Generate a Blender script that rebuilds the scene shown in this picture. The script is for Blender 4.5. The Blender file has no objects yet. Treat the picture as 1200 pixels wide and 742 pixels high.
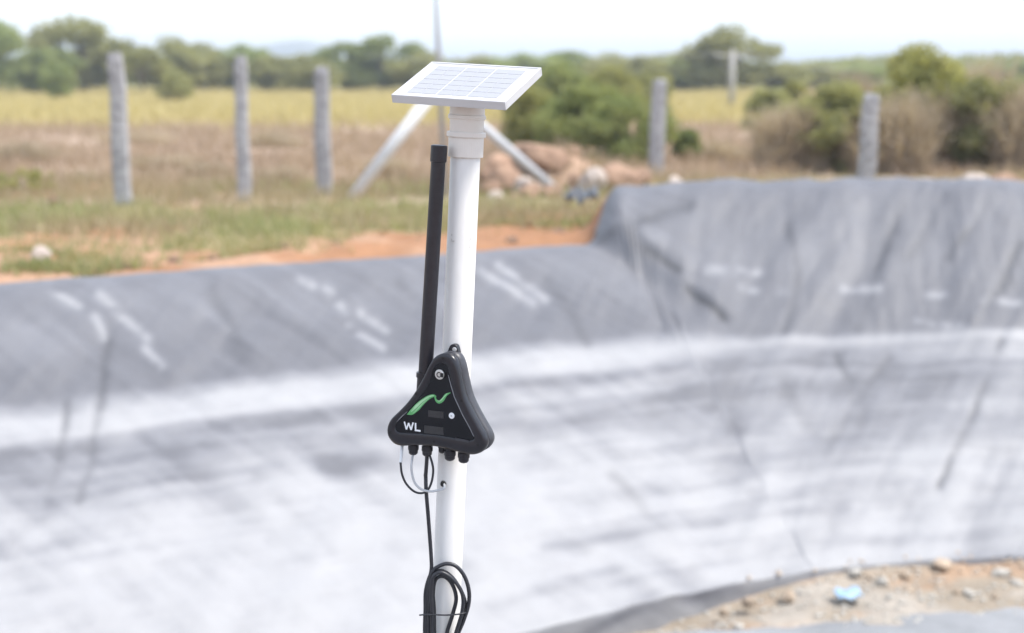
import bpy, math, random
import numpy as np
from mathutils import Vector, Matrix

random.seed(7)
RNG = np.random.default_rng(11)
S = bpy.context.scene
COL = S.collection
R = math.radians

# ------------------------------------------------------------------ camera
CAM_Z = 1.5
PITCH = R(9.75)
LENS = 50.0
cd = bpy.data.cameras.new("camera")
cam = bpy.data.objects.new("camera", cd)
COL.objects.link(cam)
cam.location = (0, 0, CAM_Z)
cam.rotation_euler = (R(90) - PITCH, 0, 0)
cd.lens = LENS
cd.sensor_width = 36.0
cd.clip_start = 0.05
cd.clip_end = 20000
cd.dof.use_dof = True
cd.dof.focus_distance = 2.98
cd.dof.aperture_fstop = 2.2
S.camera = cam

# ------------------------------------------------------------------ sky and sun
SUN_EL, SUN_AZ = R(58), R(100)          # azimuth clockwise from +Y
w = bpy.data.worlds.new("World")
S.world = w
w.use_nodes = True
nt = w.node_tree
nt.nodes.clear()
sky = nt.nodes.new("ShaderNodeTexSky")
sky.sky_type = 'NISHITA'
sky.sun_disc = False
sky.sun_elevation = SUN_EL
sky.sun_rotation = SUN_AZ
sky.altitude = 0
sky.air_density = 1.0
sky.dust_density = 0.7
sky.ozone_density = 1.0
bg = nt.nodes.new("ShaderNodeBackground")
bg.inputs['Strength'].default_value = 0.15
out = nt.nodes.new("ShaderNodeOutputWorld")
veil = nt.nodes.new("ShaderNodeMix")          # thin even cloud veil over the blue
veil.data_type = 'RGBA'
veil.inputs[0].default_value = 0.75
veil.inputs[7].default_value = (1.92, 2.05, 2.24, 1)
nt.links.new(sky.outputs[0], veil.inputs[6])
nt.links.new(veil.outputs[2], bg.inputs[0])
nt.links.new(bg.outputs[0], out.inputs[0])

sl = bpy.data.lights.new("sun", 'SUN')
sl.energy = 1.5
sl.angle = R(12)
sl.color = (1.0, 0.96, 0.9)
sun = bpy.data.objects.new("sun", sl)
COL.objects.link(sun)
sdir = Vector((math.sin(SUN_AZ) * math.cos(SUN_EL), math.cos(SUN_AZ) * math.cos(SUN_EL), math.sin(SUN_EL)))
sun.rotation_euler = (-sdir).to_track_quat('-Z', 'Y').to_euler()
sun.location = (20, 0, 30)

vs = S.view_settings
S.display_settings.display_device = 'sRGB'
vs.view_transform = 'Standard'
vs.look = 'None'
vs.gamma = 1.0
vs.use_curve_mapping = False
vs.exposure = 1.96
S.render.engine = 'CYCLES'
S.cycles.use_denoising = True
S.cycles.max_bounces = 6
S.cycles.volume_bounces = 0
S.cycles.sample_clamp_indirect = 6.0

# ------------------------------------------------------------------ helpers
FPX = 1200 * LENS / 36.0
CR = np.array([1.0, 0, 0])
CF = np.array([0, math.cos(PITCH), -math.sin(PITCH)])
CU = np.array([0, math.sin(PITCH), math.cos(PITCH)])
CO = np.array([0, 0, CAM_Z])


def ray(px, py):
    return CF + CR * (px - 600) / FPX + CU * (371 - py) / FPX


def at(px, py, Y):
    d = ray(px, py)
    return CO + d * (Y / d[1])


def on_z(px, py, z):
    d = ray(px, py)
    return CO + d * ((z - CAM_Z) / d[2])


def proj(P):
    Q = np.asarray(P) - CO
    d = Q @ CF
    d = np.where(np.abs(d) < 1e-6, 1e-6, d)
    return 600 + FPX * (Q @ CR) / d, 371 - FPX * (Q @ CU) / d, d


def smooth(a, b, x):
    t = np.clip((x - a) / (b - a), 0, 1)
    return t * t * (3 - 2 * t)


def _h(ix, iy, seed):
    n = (ix.astype(np.int64) * 374761393 + iy.astype(np.int64) * 668265263 + seed * 1442695041) & 0xffffffff
    n = ((n ^ (n >> 13)) * 1274126177) & 0xffffffff
    n = n ^ (n >> 16)
    return (n & 0xffff) / 65535.0


def vnoise(x, y, seed=0):
    x = np.asarray(x, float); y = np.asarray(y, float)
    ix = np.floor(x); iy = np.floor(y)
    fx = x - ix; fy = y - iy
    fx = fx * fx * (3 - 2 * fx); fy = fy * fy * (3 - 2 * fy)
    a = _h(ix, iy, seed); b = _h(ix + 1, iy, seed); c = _h(ix, iy + 1, seed); d = _h(ix + 1, iy + 1, seed)
    return a + (b - a) * fx + (c - a) * fy + (a - b - c + d) * fx * fy


def fbm(x, y, seed=0, o=4):
    v = 0; a = 0.5; s = 0
    for i in range(o):
        v = v + a * vnoise(x * 2.03 ** i + 0.18 * y + 17.37 * i, y * 2.03 ** i - 0.18 * x - 9.61 * i, seed + i); s += a; a *= 0.5
    return v / s


def seg_dist(px, py, pts):
    """distance in pixels from (px,py) arrays to a polyline, and the side sign"""
    best = np.full(px.shape, 1e9); sg = np.zeros(px.shape)
    for (x0, y0), (x1, y1) in zip(pts[:-1], pts[1:]):
        dx, dy = x1 - x0, y1 - y0
        L2 = dx * dx + dy * dy
        t = np.clip(((px - x0) * dx + (py - y0) * dy) / L2, 0, 1)
        ex = px - (x0 + t * dx); ey = py - (y0 + t * dy)
        d = np.hypot(ex, ey)
        m = d < best
        best = np.where(m, d, best)
        sg = np.where(m, np.sign(dx * ey - dy * ex), sg)
    return best, sg


# ------------------------------------------------------------------ materials
MATS = {}


def mat(name, col, rough=0.6, noise=None, spec=0.5, bump=None, metal=0.0, rnd=0.0, coat=0.0, transl=0.0):
    """principled; noise=(scale, colour2, amount[,stretch]) mixes a 2nd colour by noise; bump=(scale,strength,dist)"""
    m = bpy.data.materials.new(name)
    m.use_nodes = True
    t = m.node_tree
    b = t.nodes['Principled BSDF']
    b.inputs['Base Color'].default_value = (*col, 1)
    b.inputs['Roughness'].default_value = rough
    b.inputs['Specular IOR Level'].default_value = spec
    b.inputs['Metallic'].default_value = metal
    b.inputs['Coat Weight'].default_value = coat
    tc = t.nodes.new('ShaderNodeTexCoord')
    src = None
    if noise:
        n = t.nodes.new('ShaderNodeTexNoise')
        n.inputs['Scale'].default_value = noise[0]
        n.inputs['Detail'].default_value = 6
        n.inputs['Roughness'].default_value = 0.65
        if len(noise) > 3:
            mp = t.nodes.new('ShaderNodeMapping')
            mp.inputs['Scale'].default_value = noise[3]
            t.links.new(tc.outputs['Object'], mp.inputs[0])
            t.links.new(mp.outputs[0], n.inputs['Vector'])
        else:
            t.links.new(tc.outputs['Object'], n.inputs['Vector'])
        rp = t.nodes.new('ShaderNodeValToRGB')
        rp.color_ramp.elements[0].position = 0.35
        rp.color_ramp.elements[1].position = 0.68
        rp.color_ramp.elements[0].color = (0, 0, 0, 1)
        v = noise[2]
        rp.color_ramp.elements[1].color = (v, v, v, 1)
        t.links.new(n.outputs['Fac'], rp.inputs[0])
        mx = t.nodes.new('ShaderNodeMix')
        mx.data_type = 'RGBA'
        mx.inputs[6].default_value = (*col, 1)
        mx.inputs[7].default_value = (*noise[1], 1)
        t.links.new(rp.outputs[0], mx.inputs[0])
        src = mx.outputs[2]
    if rnd:
        oi = t.nodes.new('ShaderNodeObjectInfo')
        hs = t.nodes.new('ShaderNodeHueSaturation')
        ma = t.nodes.new('ShaderNodeMapRange')
        ma.inputs[3].default_value = 1 - rnd
        ma.inputs[4].default_value = 1 + rnd
        t.links.new(oi.outputs['Random'], ma.inputs[0])
        t.links.new(ma.outputs[0], hs.inputs['Value'])
        if src:
            t.links.new(src, hs.inputs['Color'])
        else:
            hs.inputs['Color'].default_value = (*col, 1)
        src = hs.outputs[0]
    if src:
        t.links.new(src, b.inputs['Base Color'])
    if bump:
        n2 = t.nodes.new('ShaderNodeTexNoise')
        n2.inputs['Scale'].default_value = bump[0]
        n2.inputs['Detail'].default_value = 5
        t.links.new(tc.outputs['Object'], n2.inputs['Vector'])
        bp = t.nodes.new('ShaderNodeBump')
        bp.inputs['Strength'].default_value = bump[1]
        bp.inputs['Distance'].default_value = bump[2]
        t.links.new(n2.outputs['Fac'], bp.inputs['Height'])
        t.links.new(bp.outputs[0], b.inputs['Normal'])
    if transl:
        tl = t.nodes.new('ShaderNodeBsdfTranslucent')
        sc_ = t.nodes.new('ShaderNodeMix'); sc_.data_type = 'RGBA'; sc_.blend_type = 'MULTIPLY'; sc_.inputs[0].default_value = 1.0
        if src: t.links.new(src, sc_.inputs[6])
        else: sc_.inputs[6].default_value = (*col, 1)
        sc_.inputs[7].default_value = (1.25, 1.2, 0.8, 1)
        t.links.new(sc_.outputs[2], tl.inputs['Color'])
        ms = t.nodes.new('ShaderNodeMixShader'); ms.inputs[0].default_value = transl
        t.links.new(b.outputs[0], ms.inputs[1]); t.links.new(tl.outputs[0], ms.inputs[2])
        t.links.new(ms.outputs[0], t.nodes['Material Output'].inputs['Surface'])
    MATS[name] = m
    return m


def attr_mat(name, attr, rough, scale, amount, spec=0.3, bump=None):
    """base colour from a colour attribute of the mesh, varied by noise"""
    m = bpy.data.materials.new(name)
    m.use_nodes = True
    t = m.node_tree
    b = t.nodes['Principled BSDF']
    b.inputs['Roughness'].default_value = rough
    b.inputs['Specular IOR Level'].default_value = spec
    a = t.nodes.new('ShaderNodeAttribute')
    a.attribute_name = attr
    tc = t.nodes.new('ShaderNodeTexCoord')
    n = t.nodes.new('ShaderNodeTexNoise')
    n.inputs['Scale'].default_value = scale
    n.inputs['Detail'].default_value = 8
    n.inputs['Roughness'].default_value = 0.7
    t.links.new(tc.outputs['Object'], n.inputs['Vector'])
    mr = t.nodes.new('ShaderNodeMapRange')
    mr.inputs[1].default_value = 0.25
    mr.inputs[2].default_value = 0.75
    mr.inputs[3].default_value = 1 - amount
    mr.inputs[4].default_value = 1 + amount
    t.links.new(n.outputs['Fac'], mr.inputs[0])
    hs = t.nodes.new('ShaderNodeHueSaturation')
    t.links.new(a.outputs['Color'], hs.inputs['Color'])
    t.links.new(mr.outputs[0], hs.inputs['Value'])
    t.links.new(hs.outputs[0], b.inputs['Base Color'])
    if bump:
        n2 = t.nodes.new('ShaderNodeTexNoise')
        n2.inputs['Scale'].default_value = bump[0]
        n2.inputs['Detail'].default_value = 6
        t.links.new(tc.outputs['Object'], n2.inputs['Vector'])
        bp = t.nodes.new('ShaderNodeBump')
        bp.inputs['Strength'].default_value = bump[1]
        bp.inputs['Distance'].default_value = bump[2]
        t.links.new(n2.outputs['Fac'], bp.inputs['Height'])
        t.links.new(bp.outputs[0], b.inputs['Normal'])
    MATS[name] = m
    return m


attr_mat('ground', 'albedo', 0.95, 3.0, 0.22, 0.1, (9, 0.6, 0.04))
attr_mat('liner', 'albedo', 0.55, 7.0, 0.07, 0.35, (30, 0.25, 0.005))
mat('pvc', (0.72, 0.695, 0.67), 0.38, (6, (0.54, 0.505, 0.46), 0.5, (3, 3, 0.6)))
mat('pvc_fitting', (0.70, 0.65, 0.595), 0.42, (9, (0.60, 0.545, 0.485), 0.4))
mat('scuff', (0.45, 0.42, 0.38), 0.8, (200, (0.7, 0.68, 0.65), 0.8))
mat('hole_dark', (0.012, 0.011, 0.011), 0.8, (80, (0.02, 0.02, 0.02), 0.5))
mat('aluminium', (0.58, 0.57, 0.57), 0.45, (25, (0.50, 0.49, 0.49), 0.35), metal=0.3)
mat('backsheet', (0.50, 0.50, 0.505), 0.3, (14, (0.46, 0.455, 0.45), 0.4))
mat('cell', (0.33, 0.33, 0.352), 0.22, (60, (0.36, 0.36, 0.376), 0.6), spec=0.5)  # sky glare on the dusty glass is put into the pale cell colour
mat('busbar', (0.78, 0.78, 0.8), 0.3, (50, (0.7, 0.7, 0.72), 0.4))
mat('black_plastic', (0.008, 0.0075, 0.012), 0.36, (90, (0.02, 0.019, 0.024), 0.6), bump=(400, 0.15, 0.0006))
mat('housing', (0.012, 0.0115, 0.016), 0.30, (60, (0.024, 0.023, 0.028), 0.5), bump=(500, 0.2, 0.0005))
mat('housing_side', (0.035, 0.035, 0.042), 0.42, (50, (0.06, 0.06, 0.068), 0.6), bump=(500, 0.2, 0.0005))
mat('gloss_black', (0.006, 0.006, 0.008), 0.10, (40, (0.012, 0.012, 0.014), 0.5))
mat('screen', (0.030, 0.030, 0.032), 0.3, (70, (0.045, 0.043, 0.045), 0.5))
mat('print_white', (0.82, 0.82, 0.83), 0.5, (60, (0.75, 0.75, 0.76), 0.4))
mat('print_green', (0.10, 0.36, 0.12), 0.5, (60, (0.13, 0.42, 0.15), 0.5))
mat('print_pale_green', (0.38, 0.62, 0.36), 0.5, (60, (0.45, 0.66, 0.42), 0.5))
mat('steel', (0.72, 0.72, 0.70), 0.3, (60, (0.6, 0.6, 0.58), 0.5), metal=0.7)
mat('cable_black', (0.016, 0.016, 0.021), 0.42, (60, (0.028, 0.028, 0.032), 0.5))
mat('cable_grey', (0.46, 0.46, 0.47), 0.5, (60, (0.55, 0.55, 0.55), 0.5))
mat('cable_white', (0.72, 0.72, 0.72), 0.5, (60, (0.62, 0.62, 0.62), 0.5))
mat('stone_post', (0.42, 0.41, 0.415), 0.9, (11, (0.13, 0.125, 0.13), 0.75), rnd=0.08, bump=(22, 0.7, 0.03))
mat('galvanised', (0.42, 0.425, 0.45), 0.5, (12, (0.34, 0.345, 0.37), 0.5), metal=0.2)
mat('white_paint', (0.66, 0.66, 0.66), 0.5, (9, (0.54, 0.54, 0.55), 0.5))
mat('grey_paint', (0.50, 0.505, 0.525), 0.5, (9, (0.42, 0.425, 0.445), 0.5))
mat('concrete', (0.40, 0.385, 0.365), 0.9, (6, (0.30, 0.29, 0.28), 0.6))
mat('wire', (0.35, 0.35, 0.36), 0.5, (5, (0.28, 0.28, 0.29), 0.5), metal=0.4)
mat('clay_rock', (0.42, 0.275, 0.19), 0.95, (3.5, (0.20, 0.12, 0.08), 0.85), rnd=0.18, bump=(14, 0.8, 0.04))
mat('pale_rock', (0.52, 0.44, 0.385), 0.9, (6, (0.36, 0.29, 0.245), 0.6), rnd=0.12, bump=(14, 0.8, 0.03))
mat('pebble', (0.52, 0.49, 0.44), 0.85, (20, (0.45, 0.40, 0.33), 0.6), rnd=0.15, bump=(60, 0.6, 0.01))
mat('pebble_brown', (0.40, 0.30, 0.215), 0.9, (20, (0.48, 0.40, 0.31), 0.6), rnd=0.15, bump=(60, 0.6, 0.01))
mat('blue_plastic', (0.27, 0.41, 0.56), 0.4, (20, (0.36, 0.47, 0.58), 0.6))
mat('water', (0.20, 0.205, 0.21), 0.16, (2, (0.42, 0.42, 0.43), 0.5), spec=0.5, bump=(5, 0.08, 0.02))
mat('bark', (0.20, 0.16, 0.125), 0.9, (9, (0.12, 0.095, 0.075), 0.7), bump=(18, 0.7, 0.02))
mat('leaf_olive', (0.26, 0.265, 0.13), 0.7, (0.9, (0.37, 0.365, 0.165), 0.9), spec=0.3, rnd=0.15, transl=0.5)
mat('leaf_green', (0.225, 0.27, 0.12), 0.65, (1.1, (0.33, 0.37, 0.15), 0.9), spec=0.3, rnd=0.15, transl=0.5)
mat('leaf_yellow', (0.26, 0.27, 0.10), 0.7, (2.0, (0.36, 0.345, 0.145), 0.9), spec=0.3, rnd=0.12, transl=0.5)
mat('leaf_bush', (0.20, 0.245, 0.095), 0.65, (2.6, (0.36, 0.37, 0.16), 0.9), spec=0.3, rnd=0.1, transl=0.5)
mat('dry_twig', (0.36, 0.29, 0.215), 0.9, (2.2, (0.48, 0.40, 0.31), 0.9), rnd=0.12, transl=0.35)
mat('straw', (0.44, 0.365, 0.175), 0.85, (0.35, (0.49, 0.42, 0.225), 0.8), transl=0.35)
mat('dry_grass', (0.32, 0.235, 0.18), 0.9, (0.6, (0.43, 0.335, 0.25), 0.9), transl=0.35)
mat('green_grass', (0.25, 0.28, 0.125), 0.8, (0.9, (0.39, 0.34, 0.20), 0.8), transl=0.45)
mat('weed_straw', (0.36, 0.295, 0.19), 0.85, (0.9, (0.28, 0.24, 0.15), 0.9), transl=0.35)
mat('hill', (0.06, 0.08, 0.075), 0.95, (0.01, (0.14, 0.14, 0.09), 0.8))
mat('wood_mass', (0.24, 0.25, 0.13), 0.8, (0.2, (0.32, 0.33, 0.16), 0.9), transl=0.5)


# ------------------------------------------------------------------ mesh helpers
def link(o, parent=None):
    COL.objects.link(o)
    if parent is not None:
        o.parent = parent
    return o


def mesh(name, V, F, m, parent=None, loc=(0, 0, 0), shade=False):
    """V in world coordinates; stored relative to loc. With a parent (an Empty at loc) pass the same loc."""
    me = bpy.data.meshes.new(name)
    V = np.asarray(V, float) - np.asarray(loc, float)
    me.from_pydata(V.tolist(), [], [tuple(int(i) for i in f) for f in F])
    me.materials.append(MATS[m] if isinstance(m, str) else m)
    if shade:
        me.polygons.foreach_set('use_smooth', [True] * len(me.polygons))
    me.update()
    o = bpy.data.objects.new(name, me)
    link(o, parent)
    if parent is None:
        o.location = loc
    return o


def quads_mesh(name, V, m, k=4):
    """V: (n,k,3) separate k-gons, fast"""
    n = V.shape[0]
    me = bpy.data.meshes.new(name)
    me.vertices.add(n * k)
    me.vertices.foreach_set('co', V.reshape(-1).astype(np.float32))
    me.loops.add(n * k)
    me.loops.foreach_set('vertex_index', np.arange(n * k, dtype=np.int32))
    me.polygons.add(n)
    me.polygons.foreach_set('loop_start', np.arange(0, n * k, k, dtype=np.int32))
    me.update(calc_edges=True)
    me.materials.append(MATS[m])
    return me


def tag(o, label=None, cat=None, group=None, kind=None):
    if label: o['label'] = label
    if cat: o['category'] = cat
    if group: o['group'] = group
    if kind: o['kind'] = kind
    return o


def empty(name, loc, label, cat, group=None, rz=0.0):
    o = bpy.data.objects.new(name, None)
    o.empty_display_size = 0.1
    link(o)
    o.location = loc
    o.rotation_euler = (0, 0, rz)
    return tag(o, label, cat, group)


def frame_of(d):
    d = np.asarray(d, float); d = d / np.linalg.norm(d)
    a = np.array([0, 0, 1.0]) if abs(d[2]) < 0.9 else np.array([0, 1.0, 0])
    u = np.cross(a, d); u /= np.linalg.norm(u)
    return d, u, np.cross(d, u)


def lathe(p0, p1, prof, seg=32):
    """prof: list of (distance along from p0 in metres, radius); axis p0->p1. closed with caps"""
    d, u, v = frame_of(np.asarray(p1) - np.asarray(p0))
    V = []; F = []
    for (t, r) in prof:
        for k in range(seg):
            a = 2 * math.pi * k / seg
            V.append(np.asarray(p0) + d * t + (u * math.cos(a) + v * math.sin(a)) * r)
    for i in range(len(prof) - 1):
        for k in range(seg):
            k2 = (k + 1) % seg
            F.append((i * seg + k, i * seg + k2, (i + 1) * seg + k2, (i + 1) * seg + k))
    F.append(tuple(reversed(range(seg))))
    F.append(tuple((len(prof) - 1) * seg + k for k in range(seg)))
    return V, F


def catmull(P, n=10, closed=False):
    P = [np.asarray(p, float) for p in P]
    out = []
    N = len(P)
    rng = range(N) if closed else range(N - 1)
    for i in rng:
        if closed:
            a, b, c, d = P[(i - 1) % N], P[i], P[(i + 1) % N], P[(i + 2) % N]
        else:
            a = P[i - 1] if i > 0 else 2 * P[i] - P[i + 1]
            b, c = P[i], P[i + 1]
            d = P[i + 2] if i + 2 < N else 2 * P[i + 1] - P[i]
        for k in range(n):
            t = k / n
            out.append(0.5 * ((2 * b) + (c - a) * t + (2 * a - 5 * b + 4 * c - d) * t * t + (-a + 3 * b - 3 * c + d) * t ** 3))
    if not closed:
        out.append(P[-1])
    return out


def tube(P, r, seg=10, closed=False):
    P = [np.asarray(p, float) for p in P]
    V = []; F = []
    n = len(P)
    rr = r if hasattr(r, '__len__') else [r] * n
    t0 = P[1] - P[0]
    _, u, v = frame_of(t0)
    for i, p in enumerate(P):
        if closed:
            t = P[(i + 1) % n] - P[i - 1]
        else:
            t = P[min(i + 1, n - 1)] - P[max(i - 1, 0)]
        t = t / (np.linalg.norm(t) + 1e-12)
        u = u - t * (u @ t); u /= np.linalg.norm(u)
        v = np.cross(t, u)
        for k in range(seg):
            a = 2 * math.pi * k / seg
            V.append(p + (u * math.cos(a) + v * math.sin(a)) * rr[i])
    m = n if closed else n - 1
    for i in range(m):
        j = (i + 1) % n
        for k in range(seg):
            k2 = (k + 1) % seg
            F.append((i * seg + k, i * seg + k2, j * seg + k2, j * seg + k))
    if not closed:
        F.append(tuple(reversed(range(seg))))
        F.append(tuple((n - 1) * seg + k for k in range(seg)))
    return V, F


def box(c, ax, half):
    c = np.asarray(c, float)
    V = []
    for sx in (-1, 1):
        for sy in (-1, 1):
            for sz in (-1, 1):
                V.append(c + ax[0] * half[0] * sx + ax[1] * half[1] * sy + ax[2] * half[2] * sz)
    F = [(0, 1, 3, 2), (4, 6, 7, 5), (0, 4, 5, 1), (2, 3, 7, 6), (0, 2, 6, 4), (1, 5, 7, 3)]
    return V, F


def join(*parts):
    V = []; F = []
    for (v, f) in parts:
        o = len(V)
        V += list(v)
        F += [tuple(i + o for i in q) for q in f]
    return V, F


def bevel(o, w, seg=2):
    b = o.modifiers.new('bevel', 'BEVEL')
    b.width = w; b.segments = seg; b.limit_method = 'ANGLE'; b.angle_limit = R(40)
    return o


# ------------------------------------------------------------------ pond shape
FLOOR = -1.6
LINE = -0.5
_fa = [R(90 + 30.18 * k / 8) for k in range(9)]           # the far corner is rounded
_fr = 4.0
_fc = (2.1 + _fr * math.tan(R(15.09)), 8.7 - _fr)
TOE = np.array([(-6.5, 2.9), (12.0, 2.9), (12.0, 8.7)] + [(_fc[0] + _fr * math.cos(a), _fc[1] + _fr * math.sin(a)) for a in _fa] + [(-6.5, 3.70)])
LEFT = dict(t=[-0.5, 0, 1.9, 3.15, 3.38, 3.7, 4.4], z=[-1.80, -1.6, -0.5, 0.08, 0.10, 0.03, 0.0])
RIGHT = dict(t=[-0.5, 0, 1.9, 3.5, 3.85, 4.4, 5.6], z=[-1.85, -1.6, -0.5, 0.50, 0.555, 0.42, 0.0])
_tt = np.linspace(-1.5, 8, 1901)


def _prof(d):
    z = np.interp(_tt, d['t'], d['z'])
    k = np.exp(-0.5 * (np.arange(-60, 61) * 0.005 / 0.085) ** 2); k /= k.sum()
    zp = np.concatenate([np.full(60, z[0]), z, np.full(60, z[-1])])
    return np.convolve(zp, k, 'valid')


PL, PR = _prof(LEFT), _prof(RIGHT)


def toe_dist(x, y):
    x = np.asarray(x, float); y = np.asarray(y, float)
    n = len(TOE)
    inside = np.full(x.shape, -1e9)
    outd = np.full(x.shape, 1e9)
    for i in range(n):
        a, b = TOE[i], TOE[(i + 1) % n]
        e = b - a; L = np.hypot(*e); e = e / L
        nx, ny = e[1], -e[0]                      # outward for a CCW polygon
        sd = (x - a[0]) * nx + (y - a[1]) * ny
        inside = np.maximum(inside, sd)
        t = np.clip((x - a[0]) * e[0] + (y - a[1]) * e[1], 0, L)
        outd = np.minimum(outd, np.hypot(x - a[0] - t * e[0], y - a[1] - t * e[1]))
    return np.where(inside <= 0, inside, outd)


def wmix(x, y):
    xb = np.where(y > 11.45, 0.70, 0.70 + (11.45 - y) * 1.13)
    return smooth(xb - 0.10, xb + 0.22, x) * smooth(5.0, 8.0, y)


def bank_z(x, y, t=None):
    if t is None:
        t = toe_dist(x, y)
    w_ = wmix(x, y)
    return np.interp(t, _tt, PL) * (1 - w_) + np.interp(t, _tt, PR) * w_


# ------------------------------------------------------------------ ground
def grow(a, b, step, far):
    v = list(np.arange(a, b + 1e-6, step))
    s = step
    up = []; x = b
    while x < far:
        s *= 1.16; x += s; up.append(x)
    s = step; x = a; dn = []
    while x > -far:
        s *= 1.16; x -= s; dn.append(x)
    return np.array(dn[::-1] + v + up)


gx = grow(-9, 9, 0.085, 7000)
gy = grow(0, 24, 0.085, 7000)
GX, GY = np.meshgrid(gx, gy)
GT = toe_dist(GX, GY)
W_ = wmix(GX, GY)
crest_t = 3.3 * (1 - W_) + 4.05 * W_
bz = bank_z(GX, GY, GT)
far_out = smooth(0, 0.35, GT - crest_t)
near_f = np.clip(60 / (np.hypot(GX, GY) + 1), 0, 1)
rough_n = (fbm(GX * 0.9, GY * 0.9, 3) - 0.5) * 0.14 + (fbm(GX * 4, GY * 4, 9) - 0.5) * 0.07
# a ridge of tipped soil just behind the lined crest
ridge = np.exp(-((GT - crest_t - 0.75) / 0.4) ** 2) * (0.05 + 0.10 * fbm(GX * 1.6, GY * 1.6, 21))
GZ = bz - (0.035 + 0.22 * smooth(0.25, 0.6, GT) * smooth(0.0, 0.35, crest_t - 0.05 - GT)) * (1 - far_out) + far_out * (rough_n * near_f + ridge * (1 - W_))
mound = np.zeros_like(GX)
for (mx_, my_, sx_, sy_, mh) in ((0.35, 18.6, 0.75, 0.6, 0.34), (1.15, 18.4, 0.7, 0.5, 0.22), (5.6, 16.4, 1.6, 0.5, 0.22), (3.2, 17.5, 0.9, 0.5, 0.10)):
    mound += mh * np.exp(-((GX - mx_) / sx_) ** 2 - ((GY - my_) / sy_) ** 2)
GZ = GZ + mound * (0.7 + 0.6 * fbm(GX * 3, GY * 3, 88)) * far_out
# pond floor: a sandy ledge along the right toe that slopes to the water
fl = smooth(0.15, -0.05, GT)
GZ = np.where(GT < 0.6, np.maximum(GZ - 0.0, -3), GZ)
ledge = FLOOR - 0.015 + (fbm(GX * 2.2, GY * 2.2, 31) - 0.5) * 0.045 + 0.05 * (fbm(GX * 7, GY * 7, 33) - 0.5)
ledge = ledge - 0.025 - 0.10 * smooth(2.4, 0.9, GX) - 0.06 * smooth(-0.62, -1.0, GT) * smooth(-0.5, 1.0, GX)
ledge = ledge + np.exp(-((GT - 0.06) / 0.14) ** 2) * (0.035 + 0.06 * fbm(GX * 3, GY * 3, 37)) * smooth(0.9, 2.0, GX)
GZ = np.where(GT < 0.2, ledge, GZ)

# albedo of the ground
soil = np.array([0.31, 0.165, 0.092]); soil2 = np.array([0.37, 0.23, 0.15])
brown = np.array([0.37, 0.275, 0.21]); yellow = np.array([0.42, 0.35, 0.17])
green = np.array([0.28, 0.255, 0.145]); sand = np.array([0.27, 0.225, 0.175])


def mixc(a, b, f):
    return a * (1 - f[..., None]) + b * f[..., None]


n1 = fbm(GX * 0.7, GY * 0.7, 41); n2 = fbm(GX * 0.25, GY * 0.25, 51); n3 = fbm(GX * 3, GY * 3, 61)
C = mixc(np.broadcast_to(soil, GX.shape + (3,)), soil2, smooth(0.4, 0.62, n3))
yy = GY + (n1 - 0.5) * 3.0
C = mixc(C, green, 0.75 * smooth(12.8, 13.6, yy - 0.12 * GX) * smooth(0.34, 0.52, n1) )
C = mixc(C, soil, smooth(-1.2, 0.0, GX) * smooth(1.8, 1.4, GX) * smooth(15.6, 14.6, yy))
path = np.exp(-((GY + (n2 - 0.5) * 1.5 - 16.6) / 0.55) ** 2) * smooth(2, -1, GX)
C = mixc(C, np.array([0.42, 0.315, 0.245]), 0.9 * path)
C = mixc(C, brown, smooth(17.3, 19.0, yy))
C = mixc(C, np.array([0.42, 0.285, 0.205]), smooth(0.04, 0.14, mound))
C = mixc(C, yellow, smooth(38, 46, GY + (n2 - 0.5) * 12))
C = mixc(C, np.array([0.22, 0.22, 0.10]), smooth(115, 150, GY))
C = mixc(C, sand, smooth(0.4, 0.1, GT))
C = mixc(C, np.array([0.36, 0.225, 0.14]), 0.6 * smooth(0.5, 0.62, fbm(GX * 2.5, GY * 5, 66)) * smooth(0.4, 0.1, GT))
C = mixc(C, np.array([0.36, 0.325, 0.285]), 0.7 * smooth(0.5, 0.7, n3) * smooth(0.4, 0.1, GT))

nyy, nxx = GX.shape
Vg = np.stack([GX, GY, GZ], -1).reshape(-1, 3)
idx = np.arange(nyy * nxx).reshape(nyy, nxx)
Fg = np.stack([idx[:-1, :-1], idx[:-1, 1:], idx[1:, 1:], idx[1:, :-1]], -1).reshape(-1, 4)


def grid_obj(name, V, F, m, col):
    me = bpy.data.meshes.new(name)
    me.vertices.add(len(V)); me.vertices.foreach_set('co', V.reshape(-1).astype(np.float32))
    me.loops.add(F.size); me.loops.foreach_set('vertex_index', F.reshape(-1).astype(np.int32))
    me.polygons.add(len(F)); me.polygons.foreach_set('loop_start', np.arange(0, F.size, 4, dtype=np.int32))
    me.update(calc_edges=True)
    me.polygons.foreach_set('use_smooth', np.ones(len(F), dtype=bool))
    a = me.attributes.new('albedo', 'FLOAT_COLOR', 'POINT')
    cc = np.ones((len(V), 4), np.float32); cc[:, :3] = np.clip(col, 0, 1)
    a.data.foreach_set('color', cc.reshape(-1))
    me.materials.append(MATS[m])
    o = bpy.data.objects.new(name, me)
    link(o)
    return o


ground = grid_obj('ground', Vg, Fg, 'ground', C.reshape(-1, 3))
tag(ground, kind='structure')


def ground_z(x, y):
    i = int(np.clip(np.searchsorted(gx, x) - 1, 0, len(gx) - 2)); j = int(np.clip(np.searchsorted(gy, y) - 1, 0, len(gy) - 2))
    u = (x - gx[i]) / (gx[i + 1] - gx[i]); v = (y - gy[j]) / (gy[j + 1] - gy[j])
    return float(GZ[j, i] * (1 - u) * (1 - v) + GZ[j, i + 1] * u * (1 - v) + GZ[j + 1, i] * (1 - u) * v + GZ[j + 1, i + 1] * u * v)


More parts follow.
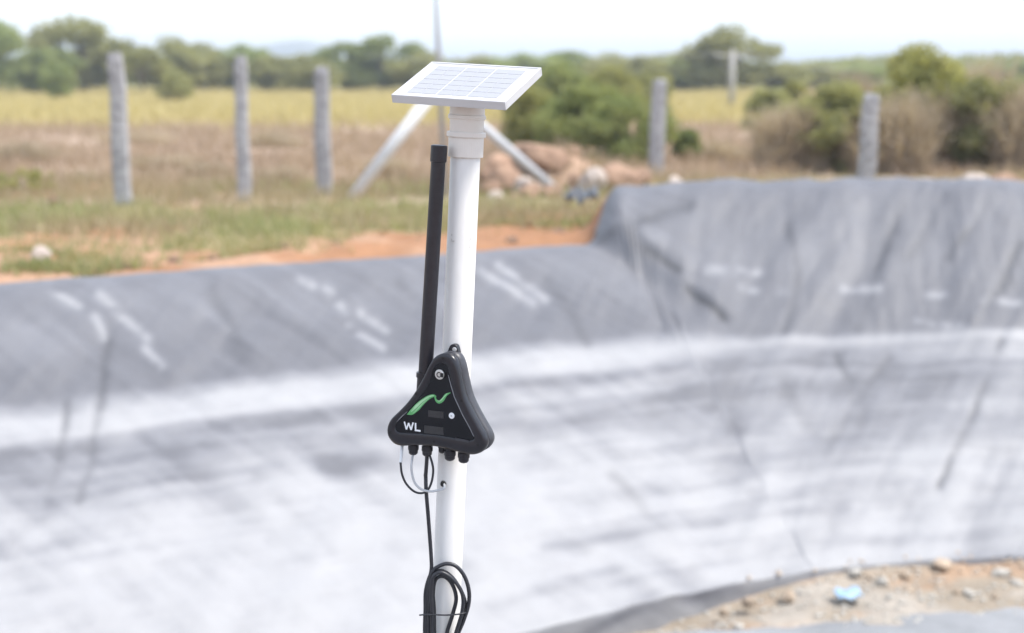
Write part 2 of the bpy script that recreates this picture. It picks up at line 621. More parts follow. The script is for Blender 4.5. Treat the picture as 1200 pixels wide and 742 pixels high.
def ground_zs(x, y):
    x = np.asarray(x); y = np.asarray(y)
    i = np.clip(np.searchsorted(gx, x) - 1, 0, len(gx) - 2); j = np.clip(np.searchsorted(gy, y) - 1, 0, len(gy) - 2)
    u = (x - gx[i]) / (gx[i + 1] - gx[i]); v = (y - gy[j]) / (gy[j + 1] - gy[j])
    return GZ[j, i] * (1 - u) * (1 - v) + GZ[j, i + 1] * u * (1 - v) + GZ[j + 1, i] * (1 - u) * v + GZ[j + 1, i + 1] * u * v


# ------------------------------------------------------------------ pond liner
def liner_path():
    """list of (base point, outward direction, arc position)"""
    out = []; s = 0.0
    n = len(TOE)
    for i in range(n):
        a, b = TOE[i], TOE[(i + 1) % n]
        e = b - a; L = np.hypot(*e); e = e / L
        nn = np.array([e[1], -e[0]])
        fine = i >= 2 and i < n - 1
        k = int(L / (0.028 if fine else 0.12)) + 1
        if i == 2:                                   # right wall: fine only where the photo sees it
            xs = np.concatenate([np.linspace(0, 5.5, 45, endpoint=False), np.linspace(5.5, L, 170)])
        else:
            xs = np.linspace(0, L, k)
        for t in xs:
            out.append((a + e * t, nn, s + t))
        s += L
        c = TOE[(i + 2) % n]
        e2 = (c - b) / np.hypot(*(c - b)); n2_ = np.array([e2[1], -e2[0]])
        a0 = math.atan2(nn[1], nn[0]); a1 = math.atan2(n2_[1], n2_[0])
        if a1 < a0: a1 += 2 * math.pi
        kk = max(2, int((a1 - a0) * 3.3 / (0.028 if i >= 2 and i < n - 2 else 0.2)))
        for q in range(1, kk):
            th = a0 + (a1 - a0) * q / kk
            out.append((b, np.array([math.cos(th), math.sin(th)]), s + (th - a0) * 2.0))
        s += (a1 - a0) * 2.0
    return out


LP = liner_path()
PB = np.array([p[0] for p in LP]); PN = np.array([p[1] for p in LP]); PS = np.array([p[2] for p in LP])
NT = 190
tn = np.linspace(0, 1, NT)
# the end of the sheet: just past the crest, farther where the berm is high
base_end = PB + PN * 3.6
we = wmix(base_end[:, 0], base_end[:, 1])
edge_n = (fbm(PS * 1.3, PS * 0 + 2.0, 77) - 0.5)
TEND = 3.50 + 0.16 * edge_n + we * 0.95
T2 = -0.35 + (TEND[:, None] + 0.35) * tn[None, :]
TC = np.maximum(T2, 0.02 + 0.02 * T2)                    # below the toe the sheet hangs down into the sediment
LX = PB[:, 0:1] + PN[:, 0:1] * TC
LY = PB[:, 1:2] + PN[:, 1:2] * TC
LZ = bank_z(LX, LY, TC) + 0.8 * np.minimum(T2, 0)
_st = np.hypot(np.diff(LX, axis=0), np.diff(LY, axis=0))
_sgn = np.where(T2[1:] < 0, 0.9, 1.0)
SS = np.concatenate([np.zeros((1, NT)), np.cumsum(_st, 0)], 0)
_mid = int(np.argmin(np.abs(PN[:, 0] - math.cos(R(105))) + 5 * (PN[:, 1] < 0)))
SS = SS - SS[_mid:_mid + 1] + 30.37
wl = wmix(LX, LY)
above = smooth(LINE - 0.1, LINE + 0.15, LZ)
# wrinkles
disp = (fbm(SS * 0.7, T2 * 0.7, 5) - 0.5) * 0.10
disp += (fbm(SS * 3.4 + T2 * 1.6, T2 * 0.55, 15) - 0.5) * 0.055 * above
disp += (fbm(SS * 1.6 + T2 * 0.8, T2 * 0.7, 25, 2) - 0.5) * 0.05
disp += (fbm(SS * 0.9, T2 * 5.0 + fbm(SS, T2, 8), 35) - 0.5) * 0.016 * (1 - above)
disp += (fbm(SS * 6, T2 * 6, 45) - 0.5) * 0.006
px, py, dd = proj(np.stack([LX, LY, LZ], -1))
vis = (LY > 4.5) & (dd > 1)
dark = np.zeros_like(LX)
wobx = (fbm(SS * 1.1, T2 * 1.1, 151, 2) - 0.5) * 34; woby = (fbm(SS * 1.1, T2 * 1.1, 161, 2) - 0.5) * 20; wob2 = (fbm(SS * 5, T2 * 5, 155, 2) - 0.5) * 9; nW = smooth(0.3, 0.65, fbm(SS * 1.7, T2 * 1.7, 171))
CREASES = [
    ([(1062, 245), (1030, 325), (1004, 385)], 9, 0.055), ([(1168, 228), (1112, 305)], 9, 0.045),
    ([(1196, 290), (1142, 385)], 9, 0.055), ([(1042, 415), (1000, 475), (966, 528)], 9, 0.06),
    ([(1176, 402), (1142, 485), (1100, 570)], 9, 0.06), ([(920, 265), (930, 335), (916, 392)], 8, 0.035),
    ([(975, 415), (1000, 458)], 8, 0.04), ([(132, 380), (120, 465), (92, 585)], 9, 0.05),
    ([(78, 470), (54, 590)], 9, 0.05), ([(738, 284), (768, 299), (796, 318)], 8, 0.12),
    ([(806, 341), (828, 358), (848, 375)], 8, 0.10), ([(702, 284), (755, 263), (810, 246)], 12, 0.05),
    ([(470, 330), (520, 395)], 12, 0.03), ([(250, 340), (290, 420)], 14, 0.03),
    ([(640, 330), (690, 400)], 12, 0.03), ([(1110, 235), (1070, 300)], 10, 0.03),
    ([(1105, 440), (1060, 520)], 9, 0.03), ([(880, 400), (960, 520)], 12, 0.03),
    ([(720, 560), (800, 640)], 12, 0.025), ([(300, 560), (390, 640)], 14, 0.025),
]
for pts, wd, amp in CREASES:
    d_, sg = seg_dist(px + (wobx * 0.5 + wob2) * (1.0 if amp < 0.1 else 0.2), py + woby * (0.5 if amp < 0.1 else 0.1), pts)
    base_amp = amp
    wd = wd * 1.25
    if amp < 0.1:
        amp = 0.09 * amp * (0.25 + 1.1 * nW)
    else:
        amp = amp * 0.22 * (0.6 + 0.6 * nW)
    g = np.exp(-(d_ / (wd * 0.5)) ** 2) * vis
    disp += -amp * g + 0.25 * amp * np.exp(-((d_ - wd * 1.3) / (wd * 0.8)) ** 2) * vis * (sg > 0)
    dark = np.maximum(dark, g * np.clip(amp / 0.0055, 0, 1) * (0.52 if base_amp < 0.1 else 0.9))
rwall = smooth(0.9, 2.0, LX) * (LY > 5)
dgL = fbm((SS - T2) * 5.0, (SS + T2) * 0.45, 181); dgR = fbm((SS + 0.9 * T2) * 3.6, (SS - T2) * 0.45, 191, 3)
dg = dgL * (1 - rwall) + dgR * rwall
fine = fbm((SS - T2) * 16, (SS + T2) * 1.2, 195, 3) * (1 - rwall) + fbm((SS + 0.9 * T2) * 12, (SS - T2) * 1.2, 196, 3) * rwall
disp += (dg - 0.5) * 0.06 * (0.5 + 0.5 * above) * (1 - 0.25 * rwall) + (fine - 0.5) * 0.006
fade = smooth(-0.5, -0.1, T2) * (0.15 + 0.85 * smooth(0, 0.75, TEND[:, None] - T2))
disp *= fade
P3 = np.stack([LX, LY, LZ], -1)
_sl = (bank_z(LX, LY, TC + 0.03) - bank_z(LX, LY, TC - 0.03)) / 0.06
N3 = np.stack([-PN[:, 0:1] * _sl, -PN[:, 1:2] * _sl, np.ones_like(_sl)], -1)
N3 /= np.linalg.norm(N3, axis=-1, keepdims=True)
P3 = P3 + N3 * (disp + 0.02)[..., None]
# the outer edge dips into the soil
P3[..., 2] -= 0.10 * smooth(0.16, 0.0, TEND[:, None] - T2)
# dust: white residue below the old waterline, thin grey dust above
lz = LZ + (fbm(SS * 0.8, T2 * 1.2, 91) - 0.5) * 0.045
depth = LINE - lz
nA = fbm(SS * 0.9, T2 * 4.5, 101); nB = fbm(SS * 3.5 + T2 * 2, T2 * 3.5, 111); nD = fbm(SS * 9, T2 * 9, 131); nC = fbm(SS * 0.45, T2 * 0.9, 121)
left_d = 0.16 - 0.14 * smooth(-0.35, -0.12, depth) + 0.9 * smooth(-0.13, 0.02, depth) * smooth(0.13, 0.03, depth) + smooth(0.04, 0.13, depth) * (0.42 + 0.5 * smooth(0.12, 0.7, depth))
right_d = 0.14 - 0.10 * smooth(-0.5, -0.1, depth) + 0.55 * np.exp(-((depth + 0.01) / 0.028) ** 2) + smooth(-0.02, 0.02, depth) * 0.38 + smooth(0.15, 0.85, depth) * 0.42
rw = rwall
dust = left_d * (1 - rw) + right_d * rw
below = smooth(-0.05, 0.1, depth)
nE = fbm(SS * 0.55, T2 * 11 + 1.5 * fbm(SS * 0.7, T2, 141), 145); nF = fbm(SS * 2.2, T2 * 16, 147)
dust += ((nE - 0.5) * 0.75 + (nF - 0.5) * 0.42 + (nB - 0.52) * 0.35 + (nD - 0.5) * 0.12 + (dg - 0.5) * 0.55 + (fine - 0.5) * 0.30) * smooth(0.0, 0.12, depth)
dust += ((nB - 0.5) * 0.16 + (nC - 0.5) * 0.22 + (dg - 0.5) * 0.22 * (1 - 0.5 * rwall) + (fine - 0.5) * 0.10) * (1 - below)
# greyer mottled patch at the corner low down, bare bands along old levels, and a painted shadow of the toe fold
pc = np.exp(-(((px - 880) / 120) ** 2 + ((py - 540) / 90) ** 2)) * vis
dust -= 0.42 * pc * smooth(0.3, 0.6, nA)
for pts, wd, a in [([(540, 508), (660, 494), (850, 452)], 11, 0.35), ([(640, 640), (760, 625), (860, 608), (990, 600)], 9, 0.4),
                   ([(0, 535), (200, 520), (470, 480)], 14, 0.25), ([(380, 545), (470, 540)], 14, 0.35), ([(690, 745), (765, 703), (860, 690)], 9, 0.55),
                   ([(560, 720), (640, 690), (720, 668)], 12, 0.25), ([(0, 640), (60, 600)], 14, 0.3)]:
    d_, _ = seg_dist(px, py, pts)
    dust -= a * np.exp(-(d_ / wd) ** 2) * vis * (0.4 + 1.2 * nB)
STAINS = [((60, 340), (100, 362)), ((122, 350), (175, 396)), ((172, 408), (194, 430)), ((118, 375), (128, 398)), ((340, 320), (364, 336)), ((380, 340), (400, 365)),
          ((405, 385), (445, 412)), ((420, 368), (450, 390)), ((570, 320), (618, 356)), ((590, 314), (634, 350)),
          ((835, 320), (888, 318)), ((872, 338), (925, 342)), ((985, 337), (1032, 339)), ((1080, 378), (1130, 384)),
          ((1136, 350), (1188, 356)), ((1095, 345), (1110, 345)), ((1180, 395), (1220, 398))]
for a, b in STAINS:
    d_, _ = seg_dist(px + wobx * 0.6, py + woby * 0.6, [a, b])
    dust += 0.6 * np.exp(-(d_ / 5) ** 2) * vis * smooth(0.30, 0.6, nB * 0.5 + nD * 0.5)
strip = smooth(-0.09, 0.03, depth) * smooth(0.11, 0.03, depth) * (1 - 0.9 * rw) * (0.55 + 0.7 * smooth(0.35, 0.6, nE))
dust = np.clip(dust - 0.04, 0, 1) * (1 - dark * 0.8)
bare = np.array([0.122, 0.122, 0.134]); mid = np.array([0.172, 0.172, 0.186]); white = np.array([0.302, 0.298, 0.304])
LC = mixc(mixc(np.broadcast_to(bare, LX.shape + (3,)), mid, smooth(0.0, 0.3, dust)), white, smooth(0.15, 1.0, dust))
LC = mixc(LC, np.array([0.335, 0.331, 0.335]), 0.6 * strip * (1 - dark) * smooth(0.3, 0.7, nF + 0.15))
LC = LC * (1 - 0.62 * dark[..., None])  # fold shade painted along the creases, on top of the rubbed-off dust
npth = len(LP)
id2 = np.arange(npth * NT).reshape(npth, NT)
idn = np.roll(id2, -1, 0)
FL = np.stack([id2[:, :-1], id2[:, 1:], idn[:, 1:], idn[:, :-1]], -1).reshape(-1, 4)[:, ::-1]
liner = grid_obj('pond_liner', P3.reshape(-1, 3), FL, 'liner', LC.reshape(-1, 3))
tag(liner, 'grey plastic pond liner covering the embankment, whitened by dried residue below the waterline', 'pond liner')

# loose end of the sheet left crumpled on top of the bank corner
fa = at(700, 222, 13.0); fb = at(661, 224, 13.25)
fv = []; ff = []
NU, NV = 26, 14
for i in range(NU):
    u = i / (NU - 1)
    for j in range(NV):
        v = j / (NV - 1)
        b = fa * (1 - u) + fb * u
        hh = 0.10 * math.sin(v * math.pi) * (0.9 - 0.35 * u) + 0.03 * math.sin(u * 9 + v * 4) + 0.02 * math.sin(u * 21 - v * 7)
        fv.append(b + np.array([0, (v - 0.5) * 0.34 * (1 - 0.3 * u), -0.08 + hh]))
for i in range(NU - 1):
    for j in range(NV - 1):
        ff.append((i * NV + j, (i + 1) * NV + j, (i + 1) * NV + j + 1, i * NV + j + 1))
mat('liner_bare', (0.105, 0.11, 0.12), 0.4, (6, (0.16, 0.165, 0.175), 0.6), bump=(25, 0.3, 0.01))
flap = mesh('loose_flap', fv, ff, 'liner_bare', liner, shade=True)
sm = flap.modifiers.new('solid', 'SOLIDIFY'); sm.thickness = 0.006

# shallow water on the pond floor
WZ = FLOOR - 0.048
we0 = on_z(800, 742, WZ); we1 = on_z(1210, 709, WZ)
wdir = (we1 - we0)[:2]
pts = []
for k in range(61):
    u = -0.9 + k / 60 * 3.4
    q = we0[:2] + wdir * u
    q = q + np.array([-wdir[1], wdir[0]]) / np.hypot(*wdir) * ((float(fbm(np.array([u * 9]), np.array([3.0]), 5)[0]) - 0.5) * 0.14)
    pts.append((q[0], q[1]))
V = []; F = []
for (x, y) in pts:
    V.append((x, y, WZ)); V.append((x, 3.2, WZ))
for k in range(len(pts) - 1):
    F.append((2 * k, 2 * k + 1, 2 * k + 3, 2 * k + 2))
water = mesh('shallow_water', V, F, 'water')
tag(water, kind='structure')

# ------------------------------------------------------------------ hill far off
V = []; F = []
NH = 60
hc = at(335, 85, 1300)
for i in range(NH + 1):
    a = i / NH * 2 - 1
    for j in range(9):
        b = j / 8 * 2 - 1
        x = hc[0] + a * 215; y = hc[1] + b * 150
        h = max(0, (math.exp(-((a - 0.05) / 0.33) ** 2) * 31 + math.exp(-((a + 0.28) / 0.2) ** 2) * 11 + 2 * math.sin(a * 13)) * (1 - a * a) * (1 - b * b))
        V.append((x, y, h - 3))
for i in range(NH):
    for j in range(8):
        F.append((i * 9 + j, (i + 1) * 9 + j, (i + 1) * 9 + j + 1, i * 9 + j + 1))
hill = mesh('hill', V, F, 'hill', shade=True)
tag(hill, kind='structure')

# ------------------------------------------------------------------ sensor pole
POLE_R = 0.0315
YP = 3.0
pa = at(545.5, 180, YP); pb = at(527.5, 600, YP)
pdir = (pa - pb) / np.linalg.norm(pa - pb)          # upwards
def pole_at(z):
    return pb + pdir * ((z - pb[2]) / pdir[2])
ptop = pole_at(at(546, 128, YP)[2] + 0.0)
pbase = pole_at(FLOOR - 0.05)
root = empty('sensor_pole', tuple(pbase), 'white plastic pipe pole carrying the solar panel and the black sensor', 'pole')
L_ = np.linalg.norm(ptop - pbase)
cpl0 = pole_at(at(545, 184, YP)[2])
Lc = np.linalg.norm(cpl0 - pbase)
V, F = lathe(pbase, ptop, [(0, POLE_R), (Lc + 0.02, POLE_R)], 48)
bevel(mesh('pipe', V, F, 'pvc', root, pbase, True), 0.001)
rc = 0.0372
def s_at(py):
    return np.linalg.norm(pole_at(at(545, py, YP)[2]) - pbase)
s184, s159, s137, s128 = s_at(184), s_at(159), s_at(137), s_at(126)
V, F = lathe(pbase, ptop, [(s184, POLE_R), (s184, rc - 0.001), (s184 + 0.001, rc), (s159 - 0.003, rc), (s159 - 0.003, POLE_R)], 48)
mesh('coupling', V, F, 'pvc_fitting', root, pbase, False)
V, F = lathe(pbase, ptop, [(s159 - 0.003, POLE_R), (s159 - 0.003, rc + 0.003), (s159 - 0.001, rc + 0.0042), (s159 + 0.006, rc + 0.0042), (s159 + 0.008, rc + 0.003), (s159 + 0.008, POLE_R)], 48)
mesh('collar', V, F, 'pvc_fitting', root, pbase, False)
V, F = lathe(pbase, ptop, [(s159 + 0.008, POLE_R), (s159 + 0.008, rc - 0.002), (s137 - 0.005, rc - 0.001), (s137 - 0.005, POLE_R)], 48)
mesh('reducer', V, F, 'pvc_fitting', root, pbase, False)
V, F = lathe(pbase, ptop, [(s137 - 0.005, POLE_R), (s137 - 0.005, rc + 0.001), (s137 - 0.003, rc + 0.0025), (s137 + 0.003, rc + 0.0025), (s137 + 0.005, rc), (s128 + 0.004, rc - 0.001)], 48)
mesh('end_cap', V, F, 'pvc_fitting', root, pbase, False)
# cable entry hole
hp = pole_at(at(519.5, 567, YP)[2])
fwd = -ray(519.5, 567); fwd /= np.linalg.norm(fwd)
hpx = at(519.5, 567, YP - 0.029)
V, F = lathe(hpx + np.array([0, 0.012, 0]), hpx - np.array([0, 0.006, 0]), [(0, 0.0062), (0.014, 0.0066), (0.0165, 0.0055)], 16)
mesh('cable_hole', V, F, 'hole_dark', root, pbase)
for (sx, sy, n) in ((551, 284, 5), (531, 275, 4)):
    c = at(sx, sy, YP)
    ax = pole_at(c[2])
    off = (c - ax)[0]
    V = []; F = []
    for q in range(n):
        a0 = math.asin(np.clip(off / POLE_R, -0.95, 0.95)) + random.uniform(-0.12, 0.12)
        zz = random.uniform(-0.012, 0.012); hw = random.uniform(0.03, 0.09); hh = random.uniform(0.0015, 0.004)
        o = len(V)
        for (du_, dz_) in ((-1, -0.6), (0.2, -1), (1, 0.4), (-0.1, 1)):
            aa = a0 + du_ * hw
            p = ax + np.array([math.sin(aa), -math.cos(aa), 0]) * (POLE_R + 0.0004) + pdir * (zz + dz_ * hh)
            V.append(p)
        F.append((o, o + 1, o + 2, o + 3))
    mesh('scuff_mark', V, F, 'scuff', root, pbase)

# ------------------------------------------------------------------ solar panel
PM = np.array([[0.90864882, 0.40314153, -0.10878522], [-0.41449023, 0.83928029, -0.3518614], [-0.05054866, 0.36480886, 0.92970927]])
PA = (PM[:, 0], PM[:, 1], PM[:, 2])
PC = np.array([-0.09406, 3.0, CAM_Z - 0.01801])
PW, PD, PT = 0.2597, 0.1879, 0.018
root = empty('solar_panel', tuple(PC), 'small pale solar panel tilted on top of the white pole', 'solar panel')
def pp(x, y, z):
    return PC + PA[0] * x + PA[1] * y + PA[2] * z
fw = 0.0055
ztop = 0.0
parts = []
for (cx, cy, hx, hy) in ((0, -PD / 2 + fw / 2, PW / 2, fw / 2), (0, PD / 2 - fw / 2, PW / 2, fw / 2)):
    o = mesh('frame_rail', *box(pp(cx, cy, -PT / 2), PA, (hx, hy, PT / 2)), 'aluminium', root, PC); bevel(o, 0.0008)
for (cx, cy, hx, hy) in ((-PW / 2 + fw / 2, 0, fw / 2, PD / 2 - fw), (PW / 2 - fw / 2, 0, fw / 2, PD / 2 - fw)):
    o = mesh('frame_rail', *box(pp(cx, cy, -PT / 2), PA, (hx, hy, PT / 2)), 'aluminium', root, PC); bevel(o, 0.0008)
mesh('backsheet', *box(pp(0, 0, -0.0035), PA, (PW / 2 - fw, PD / 2 - fw, 0.002)), 'backsheet', root, PC)
NCX, NCY = 6, 6
cw, ch = 0.0325, 0.0225
gxs, gys = 0.0012, 0.0028
tw = NCX * cw + (NCX - 1) * gxs
th = NCY * ch + (NCY - 1) * gys
cell_me = None
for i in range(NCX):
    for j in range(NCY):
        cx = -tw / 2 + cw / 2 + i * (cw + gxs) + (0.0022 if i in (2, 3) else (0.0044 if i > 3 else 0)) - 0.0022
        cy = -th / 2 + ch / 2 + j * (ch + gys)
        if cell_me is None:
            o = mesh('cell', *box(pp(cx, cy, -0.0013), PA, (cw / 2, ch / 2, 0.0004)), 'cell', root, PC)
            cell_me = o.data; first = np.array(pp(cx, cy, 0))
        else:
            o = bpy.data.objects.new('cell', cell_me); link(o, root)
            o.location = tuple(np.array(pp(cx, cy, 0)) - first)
        if j == 0 or j == NCY - 1:
            continue
# junction box and mounting block under the panel, seated on the end cap
bj = pole_at(0).copy()
mt = pbase + pdir * (s128 + 0.002)
V, F = box(pp(0, 0, -PT - 0.0), PA, (0.032, 0.032, 0.004))
mesh('mounting_plate', V, F, 'aluminium', root, PC)
V, F = tube([mt - pdir * 0.004, mt + pdir * 0.012, pp(0, 0, -PT - 0.002)], 0.026, 24)
mesh('mount_neck', V, F, 'pvc_fitting', root, PC, True)
V, F = box(pp(-0.07, 0.02, -PT - 0.004), PA, (0.03, 0.022, 0.009))
bevel(mesh('junction_box', V, F, 'black_plastic', root, PC), 0.002)

# ------------------------------------------------------------------ black sensor
YAW = R(-24.5)
dn = np.array([math.sin(YAW), -math.cos(YAW), 0.0])      # faces the viewer's left
up0 = pdir - dn * (pdir @ dn); up0 /= np.linalg.norm(up0)
dr = np.cross(up0, dn); dr /= np.linalg.norm(dr)         # to the right in the front plane
if dr[0] < 0: dr = -dr
axp = pole_at(at(530, 480, YP)[2])
DQ = axp + dn * (POLE_R + 0.052)                          # a point of the front plane
def onp(px_, py_, lift=0.0):
    d = ray(px_, py_)
    q = DQ + dn * lift
    return CO + d * (((q - CO) @ dn) / (d @ dn))
def zz(x, y):                                             # coordinates read from the enlarged view
    return (445 + x / 4.95, 400 + y / 4.95)
sc = onp(*zz(345, 420))
root = empty('water_level_sensor', tuple(sc), 'black rounded triangular sensor box with green leaf emblem strapped to the white pole', 'sensor')
def loc2(P):
    q = P - sc
    return np.array([q @ dr, q @ up0])
def wrld(a, h):
    return sc + dr * a[0] + up0 * a[1] + dn * h
outer = [zz(*p) for p in ((362, 72), (318, 92), (285, 135), (252, 205), (212, 278), (165, 345), (110, 405), (62, 452), (40, 500), (42, 550), (72, 592), (120, 610),
                          (210, 606), (310, 612), (410, 634), (490, 656), (545, 660), (590, 640), (614, 598), (606, 552), (572, 490), (525, 405), (490, 325), (468, 235), (450, 150), (428, 100), (398, 76))]
out2 = catmull([loc2(onp(*p)) for p in outer], 5, True)
cen = sum(out2) / len(out2)
def inset(poly, d):
    n = len(poly); r = []
    for i in range(n):
        t = poly[(i + 1) % n] - poly[i - 1]; t = t / np.linalg.norm(t)
        nn = np.array([-t[1], t[0]])
        if nn @ (cen - poly[i]) < 0 and False: nn = -nn
        r.append(poly[i] + nn * d)
    return r
area = sum(out2[i][0] * out2[(i + 1) % len(out2)][1] - out2[(i + 1) % len(out2)][0] * out2[i][1] for i in range(len(out2)))
sgn = 1.0 if area > 0 else -1.0
def ins(d):
    return inset(out2, d * sgn)
def loft(loops, cap0=True, cap1=True):
    V = []; F = []
    n = len(loops[0][0])
    for poly, h in loops:
        V += [wrld(p, h) for p in poly]
    for i in range(len(loops) - 1):
        for k in range(n):
            k2 = (k + 1) % n
            F.append((i * n + k, i * n + k2, (i + 1) * n + k2, (i + 1) * n + k))
    if cap0: F.append(tuple(reversed(range(n))))
    if cap1: F.append(tuple((len(loops) - 1) * n + k for k in range(n)))
    return V, F
# back shell
V, F = loft([(ins(0.006), -0.050), (ins(0.001), -0.046), (ins(0.0), -0.040), (ins(0.0), -0.0185)])
mesh('back_shell', V, F, 'housing_side', root, sc, True)
V, F = loft([(ins(0.0035), -0.0190), (ins(0.0035), -0.0165)])
mesh('seal', V, F, 'hole_dark', root, sc)
# front bezel: rim rounded over, then stepping down to the label
bz_loops = [(ins(0.0), -0.0168), (ins(-0.0006), -0.012), (ins(0.0), -0.006), (ins(0.002), -0.0018), (ins(0.0048), 0.0), (ins(0.0150), 0.0), (ins(0.0163), -0.0012), (ins(0.0166), -0.0026), (ins(0.05), -0.0026)]
inner = [zz(*p) for p in ((350, 128), (318, 150), (302, 195), (276, 262), (230, 325), (180, 385), (125, 440), (95, 478), (88, 508), (104, 528), (160, 534), (240, 538), (330, 546), (420, 562), (500, 578),
                          (538, 574), (548, 556), (520, 500), (478, 425), (446, 350), (424, 285), (408, 220), (396, 160), (378, 135))]
in2 = catmull([loc2(onp(*p)) for p in inner], 5, True)
# bezel ring between outer and inner contours, resampled to the same count and start
def resample(poly, n):
    P = np.array(poly + [poly[0]])
    L = np.concatenate([[0], np.cumsum(np.linalg.norm(np.diff(P, axis=0), axis=1))])
    t = np.linspace(0, L[-1], n, endpoint=False)
    return [np.array([np.interp(a, L, P[:, 0]), np.interp(a, L, P[:, 1])]) for a in t]
NR = 150
ang = lambda p: math.atan2(p[1] - cen[1], p[0] - cen[0])
def by_angle(poly, n):
    A = np.array([ang(p) for p in poly]); P = np.array(poly)
    o = np.argsort(A); A = A[o]; P = P[o]
    A = np.concatenate([[A[-1] - 2 * math.pi], A, [A[0] + 2 * math.pi]]); P = np.concatenate([P[-1:], P, P[:1]])
    t = np.linspace(-math.pi, math.pi, n, endpoint=False)
    return [np.array([np.interp(a, A, P[:, 0]), np.interp(a, A, P[:, 1])]) for a in t]
oA = by_angle(out2, NR); iA = by_angle(in2, NR)
def lerp(a, b, f):
    return [p * (1 - f) + q * f for p, q in zip(a, b)]
loops = [(oA, -0.0166), (lerp(oA, iA, -0.02), -0.011), (lerp(oA, iA, 0.01), -0.0045), (lerp(oA, iA, 0.12), -0.0010), (lerp(oA, iA, 0.28), 0.0), (lerp(oA, iA, 0.90), 0.0), (lerp(oA, iA, 0.97), -0.0006), (iA, -0.0022)]
V, F = loft(loops, True, False)
mesh('bezel', V, F, 'housing', root, sc, True)
V, F = loft([(lerp(oA, iA, 0.98), -0.0040), (lerp(oA, iA, 0.995), -0.0021)], True, True)
face = mesh('label_panel', V, F, 'gloss_black', root, sc)
# fine pale edge along the right side of the panel
def ribbon(pts, wpx, lift, m, name, parent, thick=0.0006):
    """raised strip along a polyline on the front plane; wpx a number or a list (pixels)"""
    P = [loc2(onp(*p, lift)) for p in pts]
    n = len(P); W = wpx if hasattr(wpx, '__len__') else [wpx] * n
    k = 3.0 / FPX
    V = []; F = []
    for i in range(n):
        t = P[min(i + 1, n - 1)] - P[max(i - 1, 0)]; t = t / np.linalg.norm(t)
        nn = np.array([-t[1], t[0]])
        for s_ in (-1, 1):
            for h in (lift, lift + thick):
                V.append(wrld(P[i] + nn * s_ * W[i] * k / 2, h))
    for i in range(n - 1):
        a = i * 4; b = a + 4
        F += [(a + 1, b + 1, b + 3, a + 3), (a, a + 2, b + 2, b), (a, b, b + 1, a + 1), (a + 2, a + 3, b + 3, b + 2)]
    F += [(0, 1, 3, 2), ((n - 1) * 4, (n - 1) * 4 + 2, (n - 1) * 4 + 3, (n - 1) * 4 + 1)]
    return mesh(name, V, F, m, parent, sc)
LIFT = -0.0020
mat('edge_grey', (0.28, 0.28, 0.30), 0.4, (60, (0.2, 0.2, 0.22), 0.5))
ribbon([zz(398, 195), zz(412, 250), zz(434, 325), zz(480, 425), zz(520, 498), zz(546, 552)], [0.5, 0.8, 0.9, 0.9, 0.9, 0.6], -0.0008, 'edge_grey', 'trim_line', root)
ribbon([zz(90, 476), zz(130, 434), zz(160, 408)], [0.5, 0.9, 0.4], -0.0008, 'edge_grey', 'trim_line', root)
# button
bc = onp(*zz(350, 192))
V, F = lathe(bc - dn * 0.004, bc + dn, [(0, 0.0120), (0.0035, 0.0120), (0.0045, 0.0112)], 28)
btn = mesh('button_well', V, F, 'hole_dark', root, sc)
V, F = lathe(bc - dn * 0.001, bc + dn, [(0, 0.0105), (0.0045, 0.0105), (0.0055, 0.0095)], 28)
btn = mesh('button', V, F, 'steel', root, sc)
V = []; F = []
for k in range(13):
    a = math.pi * 0.35 + k / 12 * math.pi * 1.3
    for r_ in (0.0038, 0.0060):
        V.append(bc + dn * 0.0050 + dr * math.cos(a) * r_ + up0 * math.sin(a) * r_)
for k in range(12):
    F.append((2 * k, 2 * k + 1, 2 * k + 3, 2 * k + 2))
mesh('button_symbol', V, F, 'hole_dark', root, sc)
V, F = box(bc + dn * 0.0050 + dr * 0.0065, (dr, up0, dn), (0.0035, 0.0045, 0.0006))
mesh('button_notch', V, F, 'hole_dark', root, sc)
# leaf-shaped green wave
leaf = [zz(*p) for p in ((160, 424), (185, 412), (215, 385), (245, 355), (280, 328), (310, 316), (328, 322))]
ribbon(catmull([np.array(p) for p in leaf], 5), list(np.interp(np.linspace(0, 1, 31), [0, 0.15, 0.35, 0.6, 0.85, 1], [0.6, 6.0, 8.0, 5.4, 3.2, 1.5])), LIFT, 'print_green', 'green_emblem', root)
wave = [zz(*p) for p in ((318, 318), (330, 345), (348, 352), (368, 336), (384, 312), (410, 298))]
ribbon(catmull([np.array(p) for p in wave], 5), list(np.interp(np.linspace(0, 1, 26), [0, 0.3, 0.55, 0.8, 1], [1.4, 3.4, 3.8, 3.0, 0.8])), LIFT, 'print_green', 'green_emblem', root)
vein = [zz(*p) for p in ((182, 410), (212, 380), (245, 348), (285, 322), (315, 314))]
ribbon(catmull([np.array(p) for p in vein], 5), list(np.interp(np.linspace(0, 1, 21), [0, 0.3, 0.7, 1], [0.5, 2.6, 2.0, 0.8])), LIFT + 0.0006, 'print_pale_green', 'green_emblem', root, 0.0003)
vein = [zz(*p) for p in ((334, 344), (350, 346), (370, 326), (392, 302))]
ribbon(catmull([np.array(p) for p in vein], 5), list(np.interp(np.linspace(0, 1, 16), [0, 0.5, 1], [0.6, 1.2, 0.5])), LIFT + 0.0006, 'print_pale_green', 'green_emblem', root, 0.0003)
